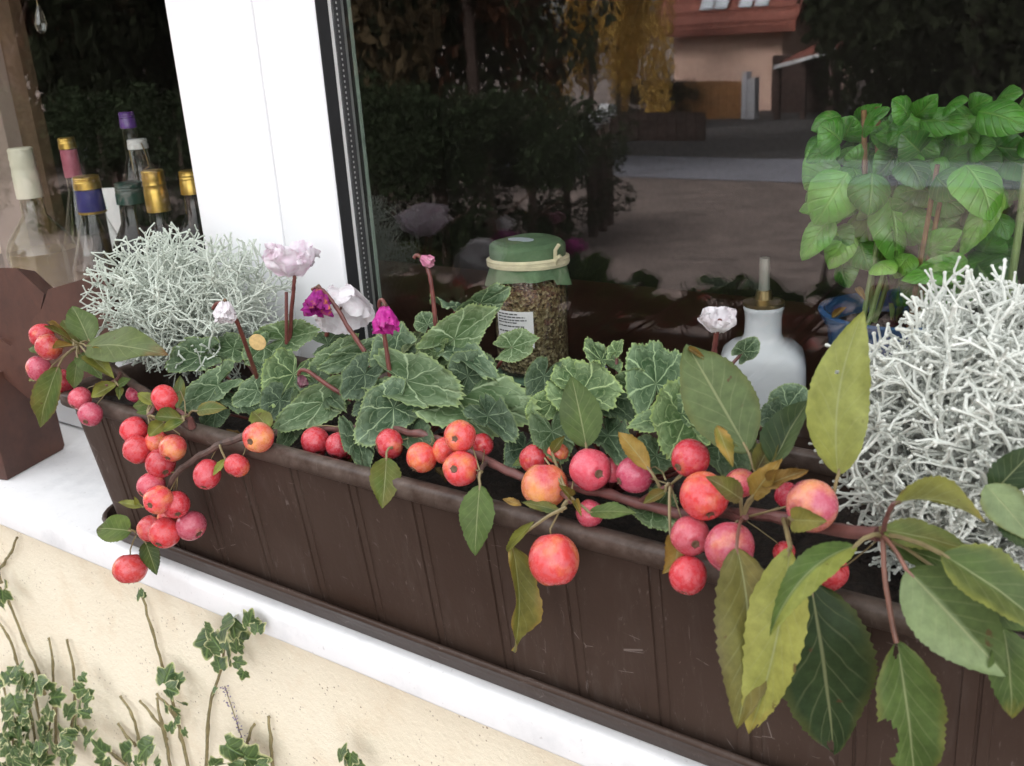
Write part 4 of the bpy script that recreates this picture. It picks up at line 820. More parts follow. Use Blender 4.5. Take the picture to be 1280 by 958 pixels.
# ------------------------------------------------------------------ cyclamens
def cyc_mesh(seed):
    r = random.Random(seed); mb = MB(); mb.uv = []; mb.c = []; A_, B_ = 110, 16; ph = [r.random()*6.28 for _ in range(6)]
    cup = r.uniform(-.15, .30); fo = r.uniform(0.0, .35); sx = r.uniform(.92, 1.1)
    def out(th):                              # th 0 = tip
        a_ = abs(th); q = 1.0 + 0.10*math.cos(th) + 0.05*math.cos(3*th+ph[0]) + .16*max(0, 1-a_/0.55)**1.5
        if a_ > 2.55: q *= 1-0.88*((a_-2.55)/(math.pi-2.55))**0.8
        return q*(1+0.03*math.sin(7*th+ph[1]))
    for k in range(B_+1):
        f = k/B_
        for j in range(A_):
            th = -math.pi + 2*math.pi*(j+0.5)/A_; q = out(th)*f
            if k == B_: q *= 1 + 0.055*(2*((j*0.5) % 1.0)-0.5) + 0.02*r.random()
            elif k == B_-1: q *= 1.005
            x, y = q*math.sin(th)*sx, q*math.cos(th)
            z = cup*f*f*0.6 + fo*abs(x)*0.6 + 0.11*f*f*math.sin(3*th+ph[2]) + 0.06*f**3*math.sin(9*th+ph[3]) + 0.035*f**4*math.sin(23*th+ph[4]) - 0.22*max(0, y)**2*0.6 + .06*noise.noise(V((x*2.2, y*2.2, seed)))
            z += 0.035*f*abs(math.sin(3.5*th))
            mb.v.append(V((x, y, z))); mb.uv.append((x, y)); mb.c.append((f, f, f))
    mb.f = [(k*A_+j, k*A_+(j+1) % A_, (k+1)*A_+(j+1) % A_, (k+1)*A_+j) for k in range(B_) for j in range(A_)]
    n = (mb.v[mb.f[50][1]]-mb.v[mb.f[50][0]]).cross(mb.v[mb.f[50][2]]-mb.v[mb.f[50][0]])
    me = mb.mesh('cyclamen_leaf'); me.materials.append(MAT['cyc']); return me
CYM = [cyc_mesh(s) for s in range(10)]
cyc_n = [0]
def cleaf(parent, c, t, wpx, crown, roll=0, up=0.5, tint=(1,1,1), v=None, stalk=True, nflip=False):
    cyc_n[0] += 1; C_, T_ = at(*c), at(*t); md = C_; ax = T_-C_; L = ax.length; ax /= L
    nn = ((CAM-md).normalized() + V((0,0,up))).normalized(); nn = (nn-ax*nn.dot(ax)).normalized(); nn.rotate(Matrix.Rotation(math.radians(roll), 3, ax)); sx = ax.cross(nn)
    W = wpx*mpp(md)/2.2
    mw = Matrix.Translation(C_) @ Matrix((sx, ax, nn)).transposed().to_4x4() @ Matrix.Diagonal((W, L/1.18, (W+L)/2.2, 1))
    o = inst('leaf', CYM[cyc_n[0] % 10 if v is None else v], mw, parent); o.color = (*tint, 1)
    if stalk:
        cr = V(crown); k = C_-nn*0.0008; md = lerp(cr, k, .55)+V((0,0,-.004)); iv = mw.inverted()
        s = MB().tube([k, lerp(k, md, .5)-nn*.003, md, lerp(md, cr, .6), cr], [.0011,.0013,.0014,.0015,.0016], 6)
        s.v = [iv @ p for p in s.v]; me = s.mesh('leaf_stalk'); me.materials.append(MAT['cstalk']); so_ = bpy.data.objects.new('leaf_stalk', me); sc.collection.objects.link(so_); so_.parent = o
    return o
def ruffle(mb, o, ax, out, L, W, seed, cr=0.35):       # one crumpled petal from o along ax
    r = random.Random(seed); ax = ax.normalized(); out = (out-ax*out.dot(ax)).normalized(); sd = ax.cross(out); N, M = 12, 12; n0 = len(mb.v); q = V((seed*3.1, seed*1.7, 0))
    for i in range(N+1):
        u = i/N; w = W*(0.30+0.7*math.sin(math.pi*min(1, u*0.62+.12)))*(1 if u < .9 else .94)
        for j in range(M+1):
            v = -1+2*j/M; lc = L*(1 - (.16*v*v if u > .7 else 0) + (0.05*r.random() if i == N else 0))
            p = o + ax*(u*lc) + sd*(v*w/2) + out*(L*.16*math.sin(math.pi*u*.9)*(1-v*v*.8))
            d = L*cr*u*(.35*noise.noise(V((u*3, v*2, 0))+q) + .22*noise.noise(V((u*7, v*5, 3))+q)); p += out*d + sd*(.5*d*noise.noise(V((v*4, u*4, 9))+q)) + ax*(.3*d)
            mb.v.append(p)
    mb.f += [(n0+i*(M+1)+j, n0+i*(M+1)+j+1, n0+(i+1)*(M+1)+j+1, n0+(i+1)*(M+1)+j) for i in range(N) for j in range(M)]
def flower(parent, pts, bloom_c, dirpx, Lpx, Wpx, mat, n=5, spread=.5, cr=.4, seed=0, sr=.0017, cal=True):
    """pts: stalk pixels from the soil up to the neck; bloom_c: where the petals leave the calyx; dirpx: way they point"""
    P = wiggle([at(*p) for p in pts], .0004, 5, seed); st = obj('flower_stalk', MB().tube(P, taper(len(P), sr*1.1, sr*.8), 8), MAT['cstalk'], parent)
    c = at(*bloom_c); k = mpp(c); d = (RX*dirpx[0]+RD*dirpx[1]-RF*dirpx[2]).normalized(); u = d.orthogonal().normalized(); w = d.cross(u)
    if cal:
        mb = MB()
        for j in range(6):
            an = j*1.047; o_ = u*math.cos(an)+w*math.sin(an); a0 = c-d*Lpx*k*.12; mb.add([a0, a0+o_*Lpx*k*.16+d*Lpx*k*.10+w*k*1.5, a0+o_*Lpx*k*.20+d*Lpx*k*.36, a0+o_*Lpx*k*.16+d*Lpx*k*.10-w*k*1.5], [(0,1,2,3)])
        mb.lathe([(Lpx*k*.02, -Lpx*k*.2), (Lpx*k*.10, -Lpx*k*.12), (Lpx*k*.12, 0), (Lpx*k*.04, Lpx*k*.06)], 10, c, d); obj('calyx', mb, MAT['calyx'], st)
    for j in range(n):
        an = j*6.283/n + seed; o_ = u*math.cos(an)+w*math.sin(an); mb = MB(); ruffle(mb, c+o_*Lpx*k*.06, d+o_*spread*(.6+.5*((j*7+seed) % 3)/2), o_, Lpx*k, Wpx*k, seed*11+j, cr); obj('petal', mb, MAT[mat], st, True, None)
CG = 'cyclamen plants in the planter'
c1 = thing('cyclamen', 'cyclamen with pale pink blooms beside the round silver grey bush', 'cyclamen', (-0.09, 0.075, 0.13), CG); K1 = V((-0.085, 0.075, 0.131))
c2 = thing('cyclamen', 'cyclamen with one bright magenta bloom before the herb jar', 'cyclamen', (0.05, 0.075, 0.13), CG); K2 = V((0.055, 0.080, 0.131))
c3 = thing('cyclamen', 'cyclamen with a crumpled white bloom before the white ceramic bottle', 'cyclamen', (0.24, 0.075, 0.13), CG); K3 = V((0.235, 0.075, 0.131))
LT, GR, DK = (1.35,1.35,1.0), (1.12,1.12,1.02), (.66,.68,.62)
for c, t, w, ro, ti in (((250,446,.045),(206,456,.03),54,0,GR), ((272,482,.03),(226,508,.01),52,10,GR), ((292,436,.06),(254,428,.06),40,-20,GR), ((355,424,.085),(398,414,.09),44,15,GR), ((330,434,.07),(308,452,.05),40,-10,GR),
        ((367,468,.06),(344,506,.03),80,0,LT), ((326,462,.05),(318,446,.06),22,20,GR), ((322,488,.035),(292,506,.02),38,0,GR), ((428,444,.08),(386,466,.06),46,15,GR), ((404,503,.035),(345,536,.008),52,-10,GR),
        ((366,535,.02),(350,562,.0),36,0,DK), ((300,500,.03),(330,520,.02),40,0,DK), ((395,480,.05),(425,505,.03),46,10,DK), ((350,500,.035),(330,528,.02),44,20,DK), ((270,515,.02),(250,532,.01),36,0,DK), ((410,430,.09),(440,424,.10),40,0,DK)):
    cleaf(c1, c, t, w, K1, ro, tint=ti)
for c, t, w, ro, ti in (((452,442,.07),(396,462,.05),36,-25,GR), ((456,468,.05),(430,498,.03),50,10,DK), ((491,448,.07),(503,404,.085),62,-8,GR), ((508,476,.05),(577,492,.035),76,10,GR), ((492,510,.03),(448,550,.0),78,-5,GR), ((446,546,.012),(456,584,-.01),44,0,DK),
        ((572,496,.05),(660,516,.03),104,4,GR), ((568,424,.08),(618,388,.09),56,8,GR), ((566,440,.07),(621,464,.05),38,-18,GR), ((534,406,.095),(526,390,.10),34,0,GR), ((570,384,.11),(543,370,.12),52,52,GR), ((600,380,.11),(636,360,.12),40,48,GR), ((640,434,.075),(672,424,.08),42,10,GR),
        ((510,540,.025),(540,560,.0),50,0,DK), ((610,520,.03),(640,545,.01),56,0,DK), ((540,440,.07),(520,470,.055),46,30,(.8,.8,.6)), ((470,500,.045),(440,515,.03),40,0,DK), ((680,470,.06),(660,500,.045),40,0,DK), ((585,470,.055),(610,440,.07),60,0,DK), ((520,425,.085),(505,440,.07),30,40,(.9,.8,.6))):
    cleaf(c2, c, t, w, K2, ro, tint=ti)
for c, t, w, ro, ti in (((820,480,.06),(816,418,.09),92,0,(1.1,1.15,.95)), ((728,490,.05),(765,510,.03),84,0,LT), ((722,478,.06),(700,452,.07),60,10,LT), ((752,450,.07),(736,424,.085),46,30,LT), ((770,440,.07),(776,424,.08),26,-30,LT),
        ((862,514,.035),(872,462,.06),70,0,LT), ((852,518,.03),(786,528,.012),56,10,LT), ((858,524,.03),(836,572,-.004),88,-8,LT), ((690,504,.045),(658,520,.03),40,0,LT), ((785,480,.06),(800,462,.06),40,30,GR), ((650,498,.05),(636,512,.04),36,0,GR),
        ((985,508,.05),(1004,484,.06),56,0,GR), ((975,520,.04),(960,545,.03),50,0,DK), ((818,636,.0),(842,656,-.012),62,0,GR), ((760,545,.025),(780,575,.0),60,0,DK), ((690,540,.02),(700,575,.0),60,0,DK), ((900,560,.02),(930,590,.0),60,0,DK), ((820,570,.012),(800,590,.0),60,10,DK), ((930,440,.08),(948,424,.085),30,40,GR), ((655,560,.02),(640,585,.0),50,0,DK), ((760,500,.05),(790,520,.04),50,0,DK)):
    cleaf(c3, c, t, w, K3, ro, tint=ti)
flower(c1, [(322,475,.04),(312,445,.025),(296,402,.005),(284,384,-.002),(272,379,-.004),(266,386,-.005)], (281,378,-.005), (.05,.9,.2), 26, 22, 'p_white', 6, .35, .7, 1)
flower(c1, [(362,430,.085),(364,395,.085),(367,360,.085),(368,345,.085),(364,338,.085)], (364,345,.085), (0,-.9,.25), 46, 56, 'p_pink', 5, .75, .75, 2, cal=False)
obj('flower_stalk', MB().tube([at(358,430,.08), at(358,395,.08), at(358,365,.085)], .0015, 7), MAT['cstalk'], c1)
flower(c2, [(456,440,.06),(437,412,.06),(420,384,.058),(408,368,.056),(398,360,.055),(390,362,.055)], (398,362,.055), (.0,.9,.25), 34, 19, 'p_wither', 6, .45, 1.0, 3)
flower(c1, [(408,420,.09),(414,405,.09),(424,388,.09),(430,372,.09),(426,364,.088)], (424,362,.088), (.15,.9,.3), 54, 66, 'p_white', 5, .6, .5, 4, cal=False)
flower(c2, [(492,492,.055),(488,470,.055),(482,430,.055),(478,400,.054),(474,380,.052),(478,375,.05),(482,382,.048)], (481,384,.048), (.05,.95,.2), 34, 20, 'p_magenta', 7, .45, .7, 5)
flower(c2, [(545,412,.085),(543,390,.085),(538,350,.085),(530,326,.085),(521,319,.084),(517,323,.083)], (526,322,.083), (.85,.45,.2), 18, 13, 'p_bud', 5, .3, .5, 6)
flower(c2, [(440,500,.04),(418,487,.036),(398,474,.034),(384,464,.032),(376,463,.031),(373,470,.030)], (375,470,.030), (.45,.9,.2), 15, 12, 'p_dark', 5, .25, .6, 7)
flower(c3, [(892,450,.07),(894,430,.07),(897,410,.068),(900,400,.066)], (897,414,.066), (-.05,-.85,.4), 32, 36, 'p_white', 6, .8, .9, 8, cal=False)
d_ = at(322, 428, .04); tag(obj('fallen_petal', MB().lathe([(.0, -.0004), (10.5*mpp(d_), -.0004), (11*mpp(d_), .0), (10.5*mpp(d_), .0004), (0.0, .0006)], 20, d_, (CAM-d_), 1, .88), simple('dry_petal', (.50, .34, .13), .6, .2, 300), None, loc=d_), 'small round dry yellow petal stuck on a cyclamen leaf', 'petal')

# ------------------------------------------------------------------ things inside, behind the glass
# herb jar
JY = 0.268; jb = at(668, 471, JY); jb = V((jb.x, JY, ISZ)); k = mpp(at(668, 400, JY)); JR = 47*k; JH = at(668, 306, JY).z - ISZ
jar = thing('herb_jar', 'glass jar of dried herbs with green cloth cap tied by raffia', 'jar', jb)
cz = lambda py: at(668, py, JY-JR*.6).z
mb = MB().lathe([(JR*.80, .0035), (JR*.96, .006), (JR, .014), (JR, JH*.78), (JR*.93, JH*.84), (JR*.90, JH*.86), (JR*.90, JH*.99)], 40, jb); obj('glass_body', mb, MAT['clear'], jar)
m = NT('dried_herbs'); v1 = m.n('TexVoronoi'); v1.inputs['Scale'].default_value = 420; m.l(m.coord(), v1.inputs['Vector']); s1 = m.n('SeparateColor'); m.l(v1.outputs['Color'], s1.inputs[0])
zz = m.n('SeparateXYZ'); m.l(m.coord(), zz.inputs[0]); lay = m.ramp(m.math('ADD', zz.outputs[2], m.math('MULTIPLY', m.noise(60, 4), .05)), [(.085, 0.0), (.135, 1.0)])
ca_ = m.ramp(s1.outputs[0], [(0, (.06,.038,.02)), (.35, (.15,.11,.05)), (.7, (.25,.20,.095)), (1, (.46,.39,.23))]); cb_ = m.ramp(s1.outputs[0], [(0, (.06,.022,.015)), (.4, (.19,.055,.03)), (.75, (.28,.15,.06)), (1, (.50,.40,.22))])
m.col(m.mix(lay, ca_, cb_)); m.setp(Roughness=.9); m.bump(v1.outputs['Distance'], .9, .003); MAT['herbs'] = m.m
mb = MB(); r = random.Random(3); mb.lathe([(JR*.5, .0045), (JR*.93, .009), (JR*.955, .018), (JR*.955, JH*.40), (JR*.955, JH*.72), (JR*.5, JH*.77), (0.001, JH*.79)], 36, jb); obj('herbs', mb, MAT['herbs'], jar)
m = NT('green_cloth'); wv = m.noise(35, 6, .6); m.col(m.ramp(wv, [(.3, (.085,.16,.080)), (.7, (.17,.27,.14))])); m.setp(Roughness=.85); m.bump(m.noise(700, 3), .4, .0006); m.translucent(.2, (.1,.2,.08)); MAT['cloth'] = m.m
cap = MB(); rings = []; nA = 72
for q, (rr, h) in enumerate(((.02, 1.035), (.5, 1.035), (.90, 1.025), (.985, 1.00), (1.00, .96), (.985, .90), (.965, .872), (1.03, .825), (1.09, .765), (1.12, .715))):
    ring = []
    for j in range(nA):
        an = 6.2832*j/nA; f = max(0, q-5)/4; rr2 = rr*(1+.07*f*math.sin(an*7+1)+.03*f*math.sin(an*13)); drop = -JH*.05*f*math.cos(an-2.1)-JH*.035*f*(1 if math.sin(an*2+.6) > 0 else -1)*.6
        ring.append(jb+V((JR*rr2*math.cos(an), JR*rr2*math.sin(an), JH*h+drop + JH*.006*math.sin(an*3+q))))
    rings.append(ring)
co = obj('cloth_cap', cap.loft(rings, True, False), MAT['cloth'], jar)
mb = MB(); mb.lathe([(JR*.3, 0), (JR*.3, .0006), (0.001, .0006)], 10, jb+V((-.004, -.004, JH*1.036)), (0,0,1), 1.3, .7); obj('sticker', mb, simple('pale_sticker', (.45,.52,.56), .5), co)
raf = simple('raffia', (.66,.60,.40), .7, .15, 80, .5, 300, .0008); mb = MB()
for z_, o_ in ((.880, 0), (.893, .4), (.870, .8)):
    pts = [jb+V((JR*1.01*math.cos(an), JR*1.01*math.sin(an), JH*(z_+.014*math.sin(an+o_+2.2)))) for an in [6.2832*i/40+o_ for i in range(41)]]; mb.tube(pts, .0030, 6)
bow = jb+V((JR*1.0, -JR*.25, JH*.93))
mb.tube([bow+V((0,0,-.006)), bow+V((.003,-.002,.0)), bow+V((.007,-.002,.003))], .0018, 6); mb.tube([bow+V((0,0,-.004)), bow+V((.002,-.002,.008)), bow+V((.006,-.002,.013))], .0018, 6)
obj('raffia_tie', mb, raf, jar)
# label: white paper with print lines, a bar code and a small plant emblem
m = NT('label_paper'); m.col(m.ramp(m.noise(200, 3), [(.3, (.80,.80,.80)), (.7, (.86,.86,.85))])); m.setp(Roughness=.7); MAT['paper'] = m.m
MAT['ink'] = simple('black_ink', (.02,.02,.02), .7)
camdir = math.atan2(CAM.y-jb.y, CAM.x-jb.x)
def onjar(s, h, o): an = camdir + s/JR; return jb+V(((JR+o)*math.cos(an), (JR+o)*math.sin(an), h))   # s: metres to the right
lz1, lz0 = cz(387)-jb.z, cz(432)-jb.z; ls0, ls1 = -JR*1.02, JR*.05
def patch(s0, s1, h0, h1, o, mat, par, nm, nseg=8):
    mb = MB(); n = nseg
    mb.add([onjar(lerp(s0, s1, i/n), hh, o) for i in range(n+1) for hh in (h0, h1)], [(2*i, 2*i+2, 2*i+3, 2*i+1) for i in range(n)]); return obj(nm, mb, mat, par)
lab = patch(ls0, ls1, lz0, lz1, .0005, MAT['paper'], jar, 'label'); H_ = lz1-lz0; W_ = ls1-ls0
pr = MB()
def ptch(mb, u0, u1, w0, w1, n=3):
    mb.add([onjar(lerp(ls0, ls1, lerp(u0, u1, i/n)), lerp(lz0, lz1, hh), .0008) for i in range(n+1) for hh in (w0, w1)], [(2*i, 2*i+2, 2*i+3, 2*i+1) for i in range(n)])
r = random.Random(5)
for row, (w0, ue) in enumerate(((.91, .62), (.83, .80), (.75, .84), (.68, .60), (.58, .78), (.44, .50))):
    u = .06
    while u < ue:
        l_ = r.uniform(.04, .12); ptch(pr, u, min(u+l_, ue), w0, w0+.032, 1); u += l_+.018
u = .05
while u < .62:
    bw = r.choice((.010, .016, .024)); ptch(pr, u, u+bw, .02, .26, 1); u += bw+r.choice((.012, .02))
for an, l_ in ((0, .14), (.7, .12), (-.7, .12), (1.4, .10), (-1.4, .10), (2.2, .08), (-2.2, .08)):
    cx_, cy_ = .76, .42; dx, dy = math.sin(an), math.cos(an)*1.0
    P = [(cx_, cy_), (cx_+dx*l_*.6-dy*.03, cy_+dy*l_*.6*1.3+dx*.03), (cx_+dx*l_, cy_+dy*l_*1.3), (cx_+dx*l_*.6+dy*.03, cy_+dy*l_*.6*1.3-dx*.03)]
    pr.add([onjar(lerp(ls0, ls1, a_), lerp(lz0, lz1, b_), .0008) for a_, b_ in P], [(0,1,2,3)])
obj('print', pr, MAT['ink'], lab, False)
tag(obj('green_coaster', MB().lathe([(.001, 0), (JR*1.18, 0), (JR*1.24, .002), (JR*1.2, .003), (.001, .003)], 32, V((jb.x, jb.y, ISZ+.0003))), simple('green_coaster', (.10,.19,.12), .5), None, loc=(jb.x, jb.y, ISZ)), 'pale green coaster under the herb jar', 'coaster')
# blue grey bottle cap in the leaf
p = at(742, 432, .235); tag(obj('blue_grey_cap', MB().lathe([(.001, -.02), (.011, -.02), (.012, .004), (.010, .008), (.001, .009)], 18, V((p.x, p.y, ISZ+.021)), (0,0,1)), simple('blue_grey_plastic', (.28,.32,.42), .35), None, loc=(p.x, p.y, ISZ)), 'small blue grey plastic cap beside the herb jar', 'cap')

# white ceramic bottle
WB = at(952, 478, .262); WB = V((WB.x, .262, ISZ)); k = mpp(at(952, 430, .262)); wr = 55*k
hz = lambda py: at(952, py, .262).z - ISZ
bot = thing('oil_bottle', 'white ceramic oil bottle with metal pourer on the window board', 'bottle', WB)
prof = [(.001, 0), (.90, 0), (.98, .004), (1.0, .012)]
rings = []
h_sh, h_nk, h_tp = hz(452), hz(425), hz(381)
for rr, h in ((.92, .0005), (1.0, .006), (1.0, .02), (1.02, h_sh*.7), (1.0, h_sh), (.93, lerp(h_sh, h_nk, .45)), (.74, lerp(h_sh, h_nk, .8)), (.50, h_nk), (.43, lerp(h_nk, h_tp, .2)), (.42, lerp(h_nk, h_tp, .6)), (.44, lerp(h_nk, h_tp, .85)), (.47, h_tp-.002), (.45, h_tp)):
    ring = []
    sq = min(1, max(0, (rr-.45)/.5))
    for j in range(40):
        an = 6.2832*j/40; c_, s_ = math.cos(an), math.sin(an); p_ = 2+3.2*sq; q = (abs(c_)**p_+abs(s_)**p_)**(-1/p_); x, y = wr*rr*q*c_*.96, wr*rr*q*s_*.96*lerp(1, .8, sq)
        ring.append(WB+V((x*.94-y*.34, x*.34+y*.94, h)))
    rings.append(ring)
obj('body', MB().loft(rings), MAT['ceramic'], bot, True, 60)
t_ = WB+V((0,0,h_tp)); obj('stopper', MB().lathe([(.001, .0002), (wr*.46, .0002), (wr*.46, .003), (wr*.20, .005), (wr*.17, .012), (.001, .013)], 20, t_), MAT['brass'], bot)
tp = at(950, 322, .262); obj('pourer', MB().tube([t_+V((0,0,.010)), t_+V((0,0,.02)), V((t_.x, t_.y, tp.z))], [wr*.125, wr*.12, wr*.115], 12), simple('dull_steel', (.36,.37,.33), .35, .1, 60, Metallic=.6), bot)

# basil in a blue pot
PB = at(1112, 400, .275); PB = V((PB.x, .285, ISZ)); pr_ = .050; ph_ = at(1042, 378, .275).z-ISZ-.004
bas = thing('basil_plant', 'bushy green basil in a blue pot behind the glass', 'basil', PB)
blue = simple('blue_glaze', (.04,.10,.22), .2, .15, 20)
obj('pot', MB().lathe([(.001, .0004), (pr_*.72, .0004), (pr_*.78, .006), (pr_*.95, ph_*.85), (pr_*1.06, ph_*.95), (pr_*1.10, ph_), (pr_*1.02, ph_+.001), (pr_*.92, ph_-.006), (pr_*.88, ph_-.02), (.001, ph_-.018)], 40, PB), blue, bas)
obj('pot_soil', MB().lathe([(.001, ph_-.012), (pr_*.9, ph_-.014), (pr_*.88, ph_-.0165), (.001, ph_-.0165)], 24, PB), MAT['soil'], bas)
top = PB+V((0,0,ph_-.012)); r = random.Random(21)
def bl(b, t, w, ca, cb=None, **kw):
    leafpx(bas, b, t, w, kw.pop('node', None), mat='basil', prof='basil', serr=.015, N=18, M=10, ca=ca, cb=cb, wave=.012, stalk='basilstem', sr=.0011, **kw)
BG, BL, BP, BY = (.052,.19,.028), (.090,.28,.038), (.155,.40,.060), (.24,.47,.075)
for (b, t, w, ca, cb, kw) in (
    ((1052,178),(1028,160),42,BG,BL,K(curl=-.5)), ((1056,176),(1066,150),34,BL,BG,K(curl=-.4)), ((1050,182),(1014,200),28,BL,BG,K(curl=-.3)), ((1058,184),(1066,206),28,BL,BG,K(curl=-.4)),
    ((1050,206),(1012,232),56,BP,BL,K(curl=-.5)), ((1060,216),(1024,272),50,BL,BP,K(curl=-.5)), ((1062,206),(1072,232),30,BG,BL,K(curl=-.4)),
    ((1082,196),(1130,206),46,BG,(.04,.13,.025),K(curl=-.7,bend=.18)), ((1078,168),(1108,140),24,BG,BL,K(curl=-.3)), ((1086,180),(1112,172),30,BL,BG,K(curl=-.5)), ((1072,156),(1098,134),22,BG,BL,K()),
    ((1090,216),(1086,262),46,BG,(.04,.14,.025),K(curl=-.7,bend=.1)), ((1112,246),(1118,318),46,BP,BL,K(curl=-.6,bend=.08)), ((1082,262),(1094,326),46,BP,BY,K(curl=-.6)),
    ((1136,148),(1118,128),32,BG,BL,K(curl=-.4)), ((1144,146),(1168,122),24,BG,BL,K(curl=-.3)), ((1140,156),(1114,178),28,BL,BG,K(curl=-.4)), ((1150,152),(1206,158),30,BG,BL,K(curl=-.4)),
    ((1180,138),(1206,128),26,BG,BL,K(curl=-.4)), ((1156,170),(1168,208),44,BL,BP,K(curl=-.6)), ((1190,150),(1222,178),34,BG,(.03,.10,.02),K(curl=-.4)), ((1182,190),(1210,176),24,BL,BG,K(curl=-.4)), ((1176,204),(1214,188),24,BG,BL,K(curl=-.3)),
    ((1212,138),(1236,124),26,BG,BL,K(curl=-.4)), ((1222,140),(1278,158),40,BL,BG,K(curl=-.5)), ((1244,128),(1274,118),28,BG,BL,K(curl=-.4)), ((1236,182),(1282,186),32,BL,BG,K(curl=-.5)), ((1270,140),(1310,130),34,BG,BL,K(curl=-.4)), ((1280,170),(1320,190),40,BL,BG,K(curl=-.4)),
    ((1118,244),(1200,250),38,BY,BP,K(curl=-.5,bend=.22)), ((1206,206),(1234,266),56,BL,BP,K(curl=-.4)), ((1200,250),(1226,282),36,BG,BL,K(curl=-.4)), ((1252,238),(1208,308),26,BY,BP,K(curl=-.4)), 
    ((1060,250),(1008,262),30,BL,BP,K(curl=-.4)), ((1040,272),(1008,318),28,BP,BL,K(curl=-.4)), ((1062,290),(1040,330),30,BY,BP,K(curl=-.4)), ((1094,330),(1116,340),30,BP,BY,K(curl=-.4)), ((1140,318),(1122,344),30,BY,BP,K(curl=-.3)),
    ((1156,316),(1196,292),28,BP,BL,K(curl=-.4)), ((1210,326),(1150,340),26,BL,BP,K(curl=-.4)), ((1205,342),(1138,350),28,BP,BL,K(curl=-.4)), ((1150,346),(1120,376),34,BL,BG,K(curl=-.4)), ((1226,318),(1244,292),40,BG,BL,K(curl=-.5)), ((1240,320),(1262,300),30,BL,BG,K(curl=-.4)), ((1222,330),(1262,368),50,BG,(.035,.11,.02),K(curl=-.5)), ((1214,350),(1188,378),34,BL,BP,K(curl=-.4)), ((1180,356),(1168,384),30,BG,BL,K(curl=-.4)),
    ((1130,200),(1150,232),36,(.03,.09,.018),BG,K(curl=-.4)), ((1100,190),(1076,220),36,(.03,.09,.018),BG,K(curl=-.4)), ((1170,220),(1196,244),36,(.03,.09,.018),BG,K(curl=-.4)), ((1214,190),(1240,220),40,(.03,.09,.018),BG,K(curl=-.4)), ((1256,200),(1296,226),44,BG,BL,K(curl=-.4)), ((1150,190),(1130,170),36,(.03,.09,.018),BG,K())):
    y0 = .262 + r.uniform(-.012, .045); kw.setdefault('fold', 12); kw.setdefault('bend', .13)
    t = (b[0]+(t[0]-b[0])*1.18, b[1]+(t[1]-b[1])*1.18)
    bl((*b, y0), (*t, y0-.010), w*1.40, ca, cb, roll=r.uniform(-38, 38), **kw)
for i in range(44):
    b = (r.uniform(1026, 1296), r.uniform(140, 330)); an = r.uniform(0, 6.28); bl((*b, .285), (b[0]+40*math.cos(an), b[1]+26*math.sin(an)+10, .275), r.uniform(38, 54), r.choice((BG, BL, (.035,.12,.02))), BL, roll=r.uniform(-45, 45), fold=12, curl=-.6, bend=.14)
for i in range(34):
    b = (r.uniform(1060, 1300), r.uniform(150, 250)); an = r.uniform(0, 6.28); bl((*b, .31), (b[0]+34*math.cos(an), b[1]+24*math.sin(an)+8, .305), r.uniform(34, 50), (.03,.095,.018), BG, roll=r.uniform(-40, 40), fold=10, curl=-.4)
for tx, ty, bx in ((1075,160,1078), (1110,180,1098), (1160,160,1120), (1200,170,1130), (1255,190,1140), (1240,140,1150), (1066,330,1086), (1148,210,1110)):
    q = at(tx, ty, .297); b_ = top+V((r.uniform(-.025, .025), r.uniform(-.02, .02), 0)); m_ = lerp(b_, q, .5)+V((r.uniform(-.008, .008), 0, .01))
    obj('stem', MB().tube(wiggle([b_, m_, q], .001, 5), .0021, 7), MAT['basilstem'], bas)
for tx, ty, by in ((1172,206,.262), (1176,248,.268)):
    q = at(tx, ty, by); b_ = V((q.x-.012, by+.005, top.z)); obj('stick', MB().tube([b_, q], [.0019, .0017], 7), MAT['stick'], bas)
for tx, ty in ((1080,138), (1097,134)):
    q = at(tx, ty, .28); obj('cut_stem', MB().tube([q+V((.004,.004,-.07)), q], [.0022, .0020], 7), MAT['stick'], bas)
q = at(1260, 380, .262); obj('stem', MB().tube([q, at(1272, 300, .262), at(1284, 205, .262)], .0026, 8), MAT['basilstem'], bas)
mb = MB(); rings = []
for i in range(8):
    z_ = lerp(ph_*.3, .155, i/7); rings.append([PB+V((.06+(pr_*1.15+.018*i/7+.004*math.sin(j*1.9+i))*math.cos(6.2832*j/40)*.9, (pr_*1.0+.003*math.sin(j*2.7+i*.7))*math.sin(6.2832*j/40)*.9, z_+.004*math.sin(j*.9))) for j in range(40)])
obj('wrapper', mb.loft(rings, False, False), MAT['foil'], bas)
# dry leaf on the pot edge
leafpx(bas, (1040,398,.245), (1058,384,.250), 16, None, mat='leaf', ca=TAN, cb=BRN, fold=35, curl=.8); leafpx(bas, (1070,360,.26), (1082,376,.255), 16, None, mat='leaf', ca=BRN, cb=TAN, fold=35, curl=.8)

